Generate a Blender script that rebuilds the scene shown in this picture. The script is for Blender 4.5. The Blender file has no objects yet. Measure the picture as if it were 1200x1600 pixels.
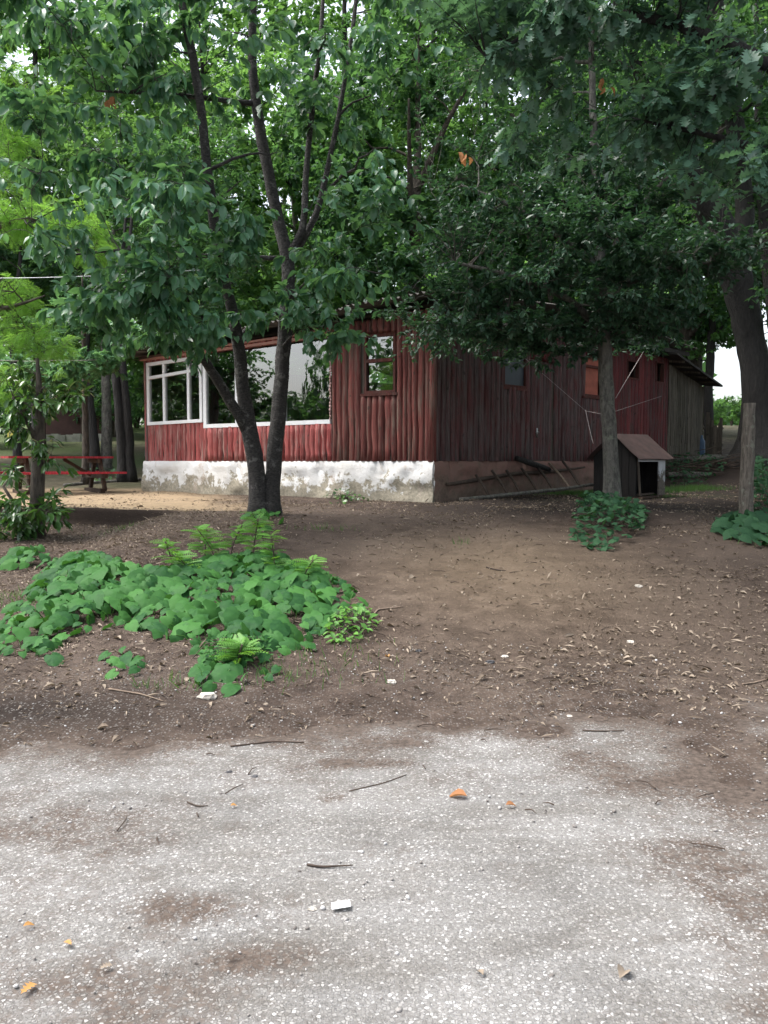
import bpy, math, random
import numpy as np
from mathutils import Vector, Matrix

# ------------------------------------------------------------------ camera, sky, sun, exposure
S = bpy.context.scene
col = S.collection
random.seed(11)
rng = np.random.default_rng(11)
R = math.radians

EYE = np.array([0.0, 0.0, 1.5])
F = 1295.0                      # focal length in photo pixels (1200 x 1600)
PITCH = math.atan(80 / F)
cam_d = bpy.data.cameras.new('camera')
cam = bpy.data.objects.new('camera', cam_d)
col.objects.link(cam)
cam.location = EYE
cam.rotation_euler = (math.pi / 2 - PITCH, 0, 0)
cam_d.sensor_fit = 'VERTICAL'
cam_d.sensor_height = 24.0
cam_d.lens = 24.0 * F / 1600
cam_d.clip_start = 0.05
cam_d.clip_end = 2000
S.camera = cam

SUN_EL, SUN_AZ = R(62), R(270)   # azimuth clockwise from +Y
w = bpy.data.worlds.new('World')
S.world = w
w.use_nodes = True
wn = w.node_tree.nodes
wl = w.node_tree.links
wn.clear()
wo = wn.new('ShaderNodeOutputWorld')
wb = wn.new('ShaderNodeBackground')
sky = wn.new('ShaderNodeTexSky')
sky.sky_type = 'NISHITA'
sky.sun_disc = False
sky.sun_elevation = SUN_EL
sky.sun_rotation = SUN_AZ
sky.air_density = 1.0
sky.dust_density = 4.0
sky.ozone_density = 1.0
hs = wn.new('ShaderNodeHueSaturation')      # cloud cover: the blue is washed out
hs.inputs['Saturation'].default_value = 0.42
wl.new(sky.outputs[0], hs.inputs['Color'])
wl.new(hs.outputs[0], wb.inputs['Color'])
wb.inputs['Strength'].default_value = 0.15
wl.new(wb.outputs[0], wo.inputs[0])

sun_d = bpy.data.lights.new('sun', 'SUN')
sun = bpy.data.objects.new('sun', sun_d)
col.objects.link(sun)
sun_d.energy = 1.1
sun_d.angle = R(25)
sun_d.color = (1.0, 0.96, 0.9)
sdir = Vector((math.sin(SUN_AZ) * math.cos(SUN_EL), math.cos(SUN_AZ) * math.cos(SUN_EL), math.sin(SUN_EL)))
sun.rotation_euler = sdir.to_track_quat('Z', 'Y').to_euler()
sun.location = (0, -10, 30)

S.view_settings.view_transform = 'Standard'
S.view_settings.look = 'None'
S.view_settings.exposure = 1.65
S.view_settings.gamma = 1
S.view_settings.use_curve_mapping = False
S.render.engine = 'CYCLES'
S.cycles.max_bounces = 7
S.cycles.diffuse_bounces = 4
S.cycles.transmission_bounces = 4
S.cycles.transparent_max_bounces = 8
S.cycles.use_denoising = True


# ------------------------------------------------------------------ helpers
def P(px, py, d):
    """the world point seen at photo pixel (px, py), d metres ahead of the photographer"""
    u = (px - 600) / F
    v = (800 - py) / F
    sp, cp = math.sin(PITCH), math.cos(PITCH)
    dr = np.array([u, v * sp + cp, v * cp - sp])
    return EYE + dr * (d / dr[1])


def project(p):
    p = np.atleast_2d(p) - EYE
    sp, cp = math.sin(PITCH), math.cos(PITCH)
    f = p[:, 1] * cp - p[:, 2] * sp
    up = p[:, 1] * sp + p[:, 2] * cp
    return 600 + F * p[:, 0] / f, 800 - F * up / f, f


def vnoise(x, y, seed=0):
    """smooth value noise"""
    x = np.asarray(x, float)
    y = np.asarray(y, float)
    xi = np.floor(x).astype(np.int64)
    yi = np.floor(y).astype(np.int64)
    fx = x - xi
    fy = y - yi
    fx = fx * fx * (3 - 2 * fx)
    fy = fy * fy * (3 - 2 * fy)

    def h(i, j):
        n = (i * 374761393 + j * 668265263 + seed * 1442695041) & 0x7fffffff
        n = ((n ^ (n >> 13)) * 1274126177) & 0x7fffffff
        return ((n ^ (n >> 16)) & 0xffff) / 65535.0
    a = h(xi, yi) * (1 - fx) + h(xi + 1, yi) * fx
    b = h(xi, yi + 1) * (1 - fx) + h(xi + 1, yi + 1) * fx
    return a * (1 - fy) + b * fy


def sstep(a, b, x):
    t = np.clip((x - a) / (b - a), 0, 1)
    return t * t * (3 - 2 * t)


def gz(x, y):
    """height of the ground"""
    x = np.asarray(x, float)
    y = np.asarray(y, float)
    off = np.interp(x, [-3, -0.8, 0.35, 1.5, 4], [-0.35, -0.33, 0.0, 0.42, 0.5])
    yy = y - off * (1 - sstep(6.0, 9.0, y))
    ky = [-300, 3.3, 4.5, 5.0, 5.8, 7.0, 9.0, 11.0, 14.0, 17.5, 20.0, 30.0, 45.0, 80.0, 400.0]
    kz = [-0.07, -0.05, 0.0, 0.045, 0.13, 0.27, 0.54, 0.74, 0.80, 0.86, 1.0, 1.95, 3.35, 5.0, 9.0]
    z = np.interp(yy, ky, kz)
    lk = [-300, 3.3, 4.5, 5.0, 5.8, 7.0, 9.0, 12.05, 12.085, 17.5, 20.0, 30.0, 45.0, 80.0, 400.0]
    lz = [-0.07, -0.05, 0.0, 0.045, 0.12, 0.18, 0.30, 0.56, 0.80, 0.86, 1.0, 1.95, 3.35, 5.0, 9.0]
    zl = np.interp(yy + 0.12 * (vnoise(x * 1.3, y * 0, 3) - .5), lk, lz)
    wl_ = 1 - sstep(-4.0, -2.7, x)
    z = z * (1 - wl_) + zl * wl_
    z = z + 0.75 * np.exp(-((x - 11.2) ** 2 + (y - 20) ** 2) / (2 * 2.6 ** 2))
    z = z + 0.07 * np.exp(-((x - 3.6) ** 2 + (y - 12.5) ** 2) / (2 * 1.5 ** 2))
    z = z + (vnoise(x * 1.1, y * 1.1, 1) - .5) * 0.045 + (vnoise(x * 3.1, y * 3.1, 2) - .5) * 0.02
    near = sstep(3.0, 3.8, y) * (1 - sstep(5.6, 6.6, y))
    z = z + near * ((vnoise(x * 2.4, y * 2.4, 61) - .5) * .034 + (vnoise(x * 5.3, y * 5.3, 62) - .5) * .022)
    return z


def G(px, py):
    """the ground point seen at a photo pixel"""
    d = np.arange(1.5, 90, 0.02)
    a = P(px, py, 1.0) - EYE
    pts = EYE[None] + a[None] * d[:, None]
    h = pts[:, 2] - gz(pts[:, 0], pts[:, 1])
    k = np.argmax(h < 0) if (h < 0).any() else len(d) - 1
    p = pts[k]
    return np.array([p[0], p[1], float(gz(p[0], p[1]))])


class Buf:
    """collects vertices and faces; build() links them as ONE mesh object"""
    def __init__(self):
        self.v = []
        self.f = []
        self.n = 0
        self.a = []

    def add(self, v, f, tint=None):
        v = np.asarray(v, float).reshape(-1, 3)
        for fa in (f if isinstance(f, list) else [f]):
            fa = np.asarray(fa, np.int64)
            if fa.size:
                self.f.append(fa + self.n)
        self.v.append(v)
        if tint is None:
            self.a.append(np.zeros(len(v)))
        else:
            self.a.append(np.broadcast_to(tint, (len(v),)))
        self.n += len(v)

    def mesh(self, name, mat=None, smooth=True, origin=(0, 0, 0), attr=None):
        v = np.concatenate(self.v) - np.asarray(origin)
        m = bpy.data.meshes.new(name)
        m.vertices.add(len(v))
        m.vertices.foreach_set('co', v.astype(np.float32).ravel())
        loops = np.concatenate([f.ravel() for f in self.f])
        tot = np.concatenate([np.full(len(f), f.shape[1]) for f in self.f])
        st = np.concatenate([[0], np.cumsum(tot)[:-1]])
        m.loops.add(len(loops))
        m.loops.foreach_set('vertex_index', loops.astype(np.int32))
        m.polygons.add(len(tot))
        m.polygons.foreach_set('loop_start', st.astype(np.int32))
        try:
            m.polygons.foreach_set('loop_total', tot.astype(np.int32))
        except Exception:
            pass
        m.polygons.foreach_set('use_smooth', np.full(len(tot), smooth))
        at = m.attributes.new('tint', 'FLOAT', 'POINT')
        at.data.foreach_set('value', np.concatenate(self.a).astype(np.float32))
        if attr:
            for k, arr in attr.items():
                at = m.attributes.new(k, 'FLOAT', 'POINT')
                at.data.foreach_set('value', np.asarray(arr, np.float32))
        m.update()
        if mat:
            m.materials.append(mat)
        return m

    def build(self, name, mat, parent=None, smooth=True, attr=None, kind=None):
        o = None
        org = np.array(parent_origin(parent))
        o = bpy.data.objects.new(name, self.mesh(name, mat, smooth, org, attr))
        col.objects.link(o)
        if parent:
            o.parent = parent
        if kind:
            o['kind'] = kind
        return o


def parent_origin(p):
    o = Vector((0, 0, 0))
    while p:
        o += p.location
        p = p.parent
    return o


def tag(o, label, cat, group=None):
    o['label'] = label
    o['category'] = cat
    if group:
        o['group'] = group
    return o


def empty(name, loc, label=None, cat=None, group=None):
    e = bpy.data.objects.new(name, None)
    e.empty_display_size = 0.2
    col.objects.link(e)
    e.location = tuple(float(q) for q in loc)
    if label:
        tag(e, label, cat, group)
    return e


def inst(name, mesh, parent, loc, rot=(0, 0, 0), scale=(1, 1, 1)):
    """one more object that shares a mesh; loc in world metres"""
    o = bpy.data.objects.new(name, mesh)
    col.objects.link(o)
    org = parent_origin(parent)
    if parent:
        o.parent = parent
    o.location = Vector([float(q) for q in loc]) - org
    o.rotation_euler = rot
    o.scale = scale
    return o


def box(buf, o, ax, ay, az, tint=None):
    """box from a corner and three edge vectors"""
    o, ax, ay, az = (np.asarray(q, float) for q in (o, ax, ay, az))
    v = np.array([o, o + ax, o + ax + ay, o + ay, o + az, o + ax + az, o + ax + ay + az, o + ay + az])
    f = np.array([[0, 3, 2, 1], [4, 5, 6, 7], [0, 1, 5, 4], [1, 2, 6, 5], [2, 3, 7, 6], [3, 0, 4, 7]])
    if np.dot(np.cross(ax, ay), az) < 0:
        f = f[:, ::-1]
    buf.add(v, f, tint)


def beam(buf, a, b, wd, ht, up=(0, 0, 1)):
    a, b = np.asarray(a, float), np.asarray(b, float)
    d = b - a
    t = d / np.linalg.norm(d)
    up = np.asarray(up, float)
    if abs(np.dot(t, up)) > 0.95:
        up = np.array([1.0, 0, 0])
    s = np.cross(t, up)
    s /= np.linalg.norm(s)
    u = np.cross(s, t)
    box(buf, a - s * wd / 2 - u * ht / 2, s * wd, d, u * ht)


def tube(buf, pts, rad, sides=6, cap=True, lump=0.0):
    pts = np.asarray(pts, float)
    n = len(pts)
    rad = np.broadcast_to(np.asarray(rad, float), (n,))
    tg = np.gradient(pts, axis=0)
    tg /= np.linalg.norm(tg, axis=1)[:, None] + 1e-9
    ref = np.array([0.31, 0.93, 0.17]) if abs(tg[0][2]) > .5 else np.array([0.1, 0.13, 0.98])
    s = np.cross(tg, ref)
    s /= np.linalg.norm(s, axis=1)[:, None] + 1e-9
    u = np.cross(tg, s)
    th = np.arange(sides) * 2 * math.pi / sides
    rr = rad[:, None] * np.ones((1, sides))
    if lump:
        rr = rr * (1 + lump * (rng.random((n, sides)) - .5))
    v = pts[:, None] + rr[:, :, None] * (np.cos(th)[None, :, None] * s[:, None] + np.sin(th)[None, :, None] * u[:, None])
    i = np.arange(n - 1)[:, None] * sides
    j = np.arange(sides)[None]
    k = (j + 1) % sides
    f = np.stack([i + j, i + k, i + sides + k, i + sides + j], -1).reshape(-1, 4)
    fs = [f]
    if cap:
        fs += [np.arange(sides)[None, ::-1], (np.arange(sides) + (n - 1) * sides)[None]]
    buf.add(v.reshape(-1, 3), fs)


def resample(pts, rad, step):
    pts = np.asarray(pts, float)
    rad = np.asarray(rad, float)
    L = np.concatenate([[0], np.cumsum(np.linalg.norm(np.diff(pts, axis=0), axis=1))])
    n = max(3, int(L[-1] / step) + 1)
    s = np.linspace(0, L[-1], n)
    # smooth the joints a little
    out = np.stack([np.interp(s, L, pts[:, k]) for k in range(3)], 1)
    for _ in range(2):
        out[1:-1] = out[1:-1] * .5 + (out[:-2] + out[2:]) * .25
    return out, np.interp(s, L, rad)


# ------------------------------------------------------------------ materials
def new_mat(name):
    m = bpy.data.materials.new(name)
    m.use_nodes = True
    nt = m.node_tree
    b = nt.nodes['Principled BSDF']
    return m, nt, b


def node(nt, t, **k):
    n = nt.nodes.new(t)
    for a, v in k.items():
        if a in ('operation', 'blend_type', 'data_type', 'feature', 'noise_dimensions', 'attribute_name', 'distance'):
            setattr(n, a, v)
        else:
            n.inputs[a.replace('_', ' ')].default_value = v
    return n


def noise_on(nt, scale=(1, 1, 1), sc=1.0, detail=5, rough=.6, off=None):
    g = nt.nodes.new('ShaderNodeNewGeometry')
    mp = nt.nodes.new('ShaderNodeMapping')
    mp.inputs['Scale'].default_value = scale
    nt.links.new(g.outputs['Position'], mp.inputs['Vector'])
    if off:
        oi = nt.nodes.new('ShaderNodeObjectInfo')
        ml = node(nt, 'ShaderNodeMath', operation='MULTIPLY')
        ml.inputs[1].default_value = off
        nt.links.new(oi.outputs['Random'], ml.inputs[0])
        nt.links.new(ml.outputs[0], mp.inputs['Location'])
    n = nt.nodes.new('ShaderNodeTexNoise')
    n.inputs['Scale'].default_value = sc
    n.inputs['Detail'].default_value = detail
    n.inputs['Roughness'].default_value = rough
    nt.links.new(mp.outputs[0], n.inputs['Vector'])
    return n.outputs['Fac']


def ramp(nt, fac, stops):
    r = nt.nodes.new('ShaderNodeValToRGB')
    el = r.color_ramp.elements
    el[0].position, el[0].color = stops[0][0], (*stops[0][1], 1)
    el[1].position, el[1].color = stops[-1][0], (*stops[-1][1], 1)
    for p, c in stops[1:-1]:
        e = el.new(p)
        e.color = (*c, 1)
    nt.links.new(fac, r.inputs[0])
    return r.outputs[0]


def mixc(nt, fac, a, b, blend='MIX'):
    m = nt.nodes.new('ShaderNodeMix')
    m.data_type = 'RGBA'
    m.blend_type = blend
    for s, q in ((m.inputs[0], fac), (m.inputs[6], a), (m.inputs[7], b)):
        if isinstance(q, (int, float)):
            s.default_value = q
        elif isinstance(q, tuple):
            s.default_value = (*q, 1)
        else:
            nt.links.new(q, s)
    return m.outputs[2]


def bump(nt, b, h, strength=.4, dist=.02):
    n = nt.nodes.new('ShaderNodeBump')
    n.inputs['Strength'].default_value = strength
    n.inputs['Distance'].default_value = dist
    nt.links.new(h, n.inputs['Height'])
    nt.links.new(n.outputs[0], b.inputs['Normal'])


def g1(v):
    return (v, v, v)


def leaf_mat(name, dark, light, trans, rough=.45, tr=.35, spec=.5):
    m, nt, b = new_mat(name)
    at = nt.nodes.new('ShaderNodeAttribute')
    at.attribute_name = 'tint'
    c = ramp(nt, at.outputs['Fac'], [(0, dark), (1, light)])
    n = noise_on(nt, sc=35, detail=2)
    c2 = mixc(nt, ramp(nt, n, [(.3, g1(0)), (.75, g1(.35))]), c, light)
    nt.links.new(c2, b.inputs['Base Color'])
    b.inputs['Roughness'].default_value = rough
    b.inputs['Specular IOR Level'].default_value = spec
    t = nt.nodes.new('ShaderNodeBsdfTranslucent')
    nt.links.new(mixc(nt, .5, c2, trans), t.inputs['Color'])
    mx = nt.nodes.new('ShaderNodeMixShader')
    mx.inputs[0].default_value = tr
    nt.links.new(b.outputs[0], mx.inputs[1])
    nt.links.new(t.outputs[0], mx.inputs[2])
    nt.links.new(mx.outputs[0], nt.nodes['Material Output'].inputs[0])
    return m


def bark_mat(name, c1, c2, sc=(9, 9, 3), lichen=None, band=None):
    m, nt, b = new_mat(name)
    n = noise_on(nt, sc, 2.2, 8, .7)
    c = ramp(nt, n, [(.38, c1), (.62, c2)])
    if lichen:
        n2 = noise_on(nt, (1, 1, 1), 9, 5, .7)
        c = mixc(nt, ramp(nt, n2, [(.56, g1(0)), (.64, g1(1))]), c, lichen)
    nt.links.new(c, b.inputs['Base Color'])
    b.inputs['Roughness'].default_value = .72
    big = noise_on(nt, (sc[0] * .6, sc[1] * .6, sc[2] * .35), 1.0, 4, .6)
    ad = node(nt, 'ShaderNodeMath', operation='ADD')
    nt.links.new(n, ad.inputs[0])
    nt.links.new(big, ad.inputs[1])
    bump(nt, b, ad.outputs[0], 1.0, .06)
    return m


def plain_mat(name, c, rough=.7, var=.25, sc=8, metallic=0):
    m, nt, b = new_mat(name)
    n = noise_on(nt, (1, 1, 1), sc, 5)
    lo = tuple(q * (1 - var) for q in c)
    hi = tuple(min(1, q * (1 + var)) for q in c)
    nt.links.new(ramp(nt, n, [(.3, lo), (.7, hi)]), b.inputs['Base Color'])
    b.inputs['Roughness'].default_value = rough
    b.inputs['Metallic'].default_value = metallic
    bump(nt, b, n, .2, .01)
    return m


def wood_mat(name, paint, paint2, bare, wear=.55, rough=.75):
    """painted timber: paint varies from piece to piece and is worn through in streaks"""
    m, nt, b = new_mat(name)
    oi = nt.nodes.new('ShaderNodeObjectInfo')
    pc = mixc(nt, oi.outputs['Random'], paint, paint2)
    hsh = node(nt, 'ShaderNodeMath', operation='FRACT')
    hm = node(nt, 'ShaderNodeMath', operation='MULTIPLY')
    hm.inputs[1].default_value = 17.37
    nt.links.new(oi.outputs['Random'], hm.inputs[0])
    nt.links.new(hm.outputs[0], hsh.inputs[0])
    pc = mixc(nt, .8, pc, ramp(nt, hsh.outputs[0], [(0, g1(.55)), (1, g1(1.0))]), 'MULTIPLY')
    n = noise_on(nt, (22, 22, 1.6), 1.0, 7, .65, off=37)
    n2 = noise_on(nt, (3, 3, 1.2), 1.3, 4, .6)
    ad = node(nt, 'ShaderNodeMath', operation='ADD')
    ml = node(nt, 'ShaderNodeMath', operation='MULTIPLY')
    ml.inputs[1].default_value = .45
    nt.links.new(n2, ml.inputs[0])
    nt.links.new(n, ad.inputs[0])
    nt.links.new(ml.outputs[0], ad.inputs[1])
    mask = ramp(nt, ad.outputs[0], [(wear + .12, g1(0)), (wear + .30, g1(1))])
    c = mixc(nt, mask, pc, bare)
    n3 = noise_on(nt, (60, 60, 2.5), 1.0, 4, .7, off=11)
    c = mixc(nt, .75, c, ramp(nt, n3, [(.34, g1(.22)), (.60, g1(1))]), 'MULTIPLY')
    kn = noise_on(nt, (9, 9, 5), 1.6, 1, .4, off=19)
    c = mixc(nt, ramp(nt, kn, [(.7, g1(0)), (.76, g1(.8))]), c, tuple(q * .3 for q in bare))
    nt.links.new(c, b.inputs['Base Color'])
    b.inputs['Roughness'].default_value = rough
    b.inputs['Specular IOR Level'].default_value = .3
    bump(nt, b, n3, .9, .02)
    return m


M = {}
M['bark_cherry'] = bark_mat('bark_cherry', (.009, .008, .008), (.060, .053, .048), (12, 12, 30), (.13, .125, .115))
M['bark_grey'] = bark_mat('bark_grey', (.05, .048, .04), (.16, .15, .13), (10, 10, 4), (.16, .17, .13))
M['bark_dark'] = bark_mat('bark_dark', (.006, .005, .005), (.026, .023, .020), (14, 14, 3))
M['bark_brown'] = bark_mat('bark_brown', (.03, .023, .017), (.10, .08, .06), (10, 10, 3))
M['leaf_cherry'] = leaf_mat('leaf_cherry', (.036, .108, .066), (.100, .230, .128), (.25, .50, .08), .36, .38)
M['leaf_hornbeam'] = leaf_mat('leaf_hornbeam', (.020, .058, .036), (.048, .110, .062), (.10, .26, .05), .42, .26)
M['leaf_oak'] = leaf_mat('leaf_oak', (.034, .085, .060), (.085, .17, .112), (.16, .34, .08), .40, .3)
M['leaf_conifer'] = leaf_mat('leaf_conifer', (.10, .25, .04), (.20, .42, .07), (.42, .75, .10), .55, .5)
M['leaf_laurel'] = leaf_mat('leaf_laurel', (.020, .060, .022), (.07, .16, .035), (.16, .34, .03), .25, .22, .7)
M['leaf_maple'] = leaf_mat('leaf_maple', (.07, .17, .09), (.15, .32, .15), (.26, .5, .12), .5, .4)
M['leaf_wood'] = leaf_mat('leaf_wood', (.045, .12, .045), (.12, .26, .09), (.32, .60, .09), .5, .5)
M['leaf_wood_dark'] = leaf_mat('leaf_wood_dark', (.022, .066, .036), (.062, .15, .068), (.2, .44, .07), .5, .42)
M['leaf_heart'] = leaf_mat('leaf_heart', (.012, .055, .020), (.060, .175, .040), (.12, .36, .03), .62, .2, .15)
M['leaf_seedling'] = leaf_mat('leaf_seedling', (.06, .18, .03), (.13, .32, .05), (.25, .5, .04), .5, .35)
M['leaf_dry'] = leaf_mat('leaf_dry', (.085, .062, .046), (.36, .30, .235), (.25, .18, .1), .85, .12, .15)
M['leaf_brown'] = leaf_mat('leaf_brown', (.25, .11, .05), (.42, .20, .09), (.4, .2, .06), .7, .3, .2)
M['leaf_orange'] = leaf_mat('leaf_orange', (.42, .21, .07), (.50, .28, .10), (.4, .2, .05), .7, .2, .2)
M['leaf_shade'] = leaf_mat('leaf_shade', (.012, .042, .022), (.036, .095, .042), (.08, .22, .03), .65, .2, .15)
M['grass'] = leaf_mat('grass', (.03, .09, .02), (.09, .19, .045), (.2, .4, .04), .6, .3)
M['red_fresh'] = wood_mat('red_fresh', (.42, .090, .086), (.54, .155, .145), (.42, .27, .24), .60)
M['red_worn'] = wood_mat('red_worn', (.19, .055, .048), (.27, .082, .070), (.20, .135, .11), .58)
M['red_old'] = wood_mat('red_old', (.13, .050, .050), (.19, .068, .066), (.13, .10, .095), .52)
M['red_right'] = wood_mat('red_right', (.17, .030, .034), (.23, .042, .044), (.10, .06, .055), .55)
M['grey_wood'] = wood_mat('grey_wood', (.16, .135, .105), (.24, .205, .16), (.09, .07, .05), .55)
M['kennel_wood'] = wood_mat('kennel_wood', (.005, .0045, .0045), (.009, .008, .008), (.014, .011, .010), .6)
M['brown_wood'] = wood_mat('brown_wood', (.075, .045, .03), (.12, .07, .045), (.06, .045, .035), .6)
M['table_red'] = wood_mat('table_red', (.55, .035, .055), (.62, .05, .07), (.4, .12, .10), .85, .5)
M['ply'] = plain_mat('ply', (.36, .10, .065), .7, .25, 6)
M['white_paint'] = plain_mat('white_paint', (.78, .80, .82), .4, .05, 6)
M['pink_batten'] = plain_mat('pink_batten', (.42, .22, .19), .7, .15, 6)
M['roof'] = plain_mat('roof', (.10, .095, .085), .85, .45, 5)
M['roof_dark'] = plain_mat('roof_dark', (.05, .046, .042), .85, .4, 5)
M['kennel_roof'] = plain_mat('kennel_roof', (.045, .024, .021), .8, .35, 7)
M['frame_brown'] = wood_mat('frame_brown', (.13, .038, .03), (.16, .045, .035), (.10, .06, .05), .6)
M['inside'] = plain_mat('inside', (.09, .075, .06), .9, .2)
M['rope'] = plain_mat('rope', (.34, .30, .29), .9, .2, 30)
M['stone_dark'] = plain_mat('stone_dark', (.06, .06, .065), .8, .4, 30)
M['stone_pale'] = plain_mat('stone_pale', (.50, .46, .40), .85, .25, 30)
M['paper'] = plain_mat('paper', (.85, .85, .84), .8, .05, 30)
M['twig'] = plain_mat('twig', (.055, .038, .028), .9, .4, 20)
M['twig_pale'] = plain_mat('twig_pale', (.20, .15, .11), .9, .35, 20)
M['yellow'] = plain_mat('yellow', (.62, .55, .12), .7, .1, 9)
M['blue'] = plain_mat('blue', (.05, .10, .19), .5, .2, 9)
M['dull_pane'] = plain_mat('dull_pane', (.045, .055, .070), .35, .2, 4)
M['metal'] = plain_mat('metal', (.45, .45, .45), .4, .2, 9, 1)
M['fence'] = wood_mat('fence', (.13, .10, .08), (.20, .16, .13), (.08, .065, .05), .55)
M['post_wood'] = bark_mat('post_wood', (.055, .045, .035), (.19, .165, .135), (20, 20, 3), (.20, .20, .16))


def glass_mat():
    m, nt, b = new_mat('glass')
    nt.nodes.remove(b)
    fr = nt.nodes.new('ShaderNodeFresnel')
    fr.inputs['IOR'].default_value = 2.6
    gl = nt.nodes.new('ShaderNodeBsdfGlossy')
    gl.inputs['Roughness'].default_value = .004
    gl.inputs['Color'].default_value = (1, 1, 1, 1)
    tr = nt.nodes.new('ShaderNodeBsdfTransparent')
    tr.inputs['Color'].default_value = (.75, .80, .78, 1)
    mx = nt.nodes.new('ShaderNodeMixShader')
    nt.links.new(fr.outputs[0], mx.inputs[0])
    nt.links.new(tr.outputs[0], mx.inputs[1])
    nt.links.new(gl.outputs[0], mx.inputs[2])
    # faint waviness of old panes
    n = noise_on(nt, (1, 1, 1), 1.2, 2)
    bp = nt.nodes.new('ShaderNodeBump')
    bp.inputs['Strength'].default_value = .03
    bp.inputs['Distance'].default_value = .05
    nt.links.new(n, bp.inputs['Height'])
    nt.links.new(bp.outputs[0], gl.inputs['Normal'])
    nt.links.new(mx.outputs[0], nt.nodes['Material Output'].inputs[0])
    return m


M['glass'] = glass_mat()


def ground_mat():
    m, nt, b = new_mat('ground_soil')
    big = noise_on(nt, (1, 1, 1), .55, 5, .6)
    mid = noise_on(nt, (1, 1, 1), 4.0, 8, .72)
    fine = noise_on(nt, (1, 1, 1), 42, 6, .75)
    c = ramp(nt, mid, [(.30, (.032, .022, .017)), (.5, (.078, .056, .045)), (.68, (.16, .122, .098))])
    c = mixc(nt, ramp(nt, big, [(.42, g1(0)), (.68, g1(.7))]), c, (.155, .118, .094))
    c = mixc(nt, .8, c, ramp(nt, fine, [(.28, g1(.40)), (.66, g1(1.0))]), 'MULTIPLY')
    # crumbs of pale straw and bits
    vo = nt.nodes.new('ShaderNodeTexVoronoi')
    vo.inputs['Scale'].default_value = 26
    g = nt.nodes.new('ShaderNodeNewGeometry')
    nt.links.new(g.outputs['Position'], vo.inputs['Vector'])
    sp = ramp(nt, vo.outputs['Distance'], [(.10, g1(1)), (.2, g1(0))])
    sx = nt.nodes.new('ShaderNodeSeparateColor')
    nt.links.new(vo.outputs['Color'], sx.inputs[0])
    sel = ramp(nt, sx.outputs[0], [(.76, g1(0)), (.80, g1(.7))])
    c = mixc(nt, mixc(nt, 1.0, sp, sel, 'MULTIPLY'), c, (.33, .27, .21))
    for a, colr in (('sand_and_light', (.38, .285, .18)), ('grassy', (.070, .105, .035)), ('moist_and_shade', (.026, .019, .016)), ('gravelly', (.24, .225, .21))):
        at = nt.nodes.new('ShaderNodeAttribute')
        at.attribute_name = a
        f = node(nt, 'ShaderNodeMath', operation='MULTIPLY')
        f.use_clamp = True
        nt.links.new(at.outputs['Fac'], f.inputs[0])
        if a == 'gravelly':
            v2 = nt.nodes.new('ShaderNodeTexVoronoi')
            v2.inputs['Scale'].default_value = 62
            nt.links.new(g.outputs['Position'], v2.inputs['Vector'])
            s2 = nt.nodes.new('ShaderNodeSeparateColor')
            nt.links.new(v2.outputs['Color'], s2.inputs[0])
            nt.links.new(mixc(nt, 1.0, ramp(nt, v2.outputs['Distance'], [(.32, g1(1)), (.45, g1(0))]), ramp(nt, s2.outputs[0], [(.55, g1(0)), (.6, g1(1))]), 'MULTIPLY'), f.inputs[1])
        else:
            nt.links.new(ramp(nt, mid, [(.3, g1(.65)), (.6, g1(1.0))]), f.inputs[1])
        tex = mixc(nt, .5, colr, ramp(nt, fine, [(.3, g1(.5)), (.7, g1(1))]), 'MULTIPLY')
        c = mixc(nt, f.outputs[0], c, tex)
    nt.links.new(c, b.inputs['Base Color'])
    b.inputs['Roughness'].default_value = .95
    b.inputs['Specular IOR Level'].default_value = .2
    ad = node(nt, 'ShaderNodeMath', operation='ADD')
    nt.links.new(mid, ad.inputs[0])
    nt.links.new(fine, ad.inputs[1])
    bump(nt, b, ad.outputs[0], .8, .03)
    return m


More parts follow.
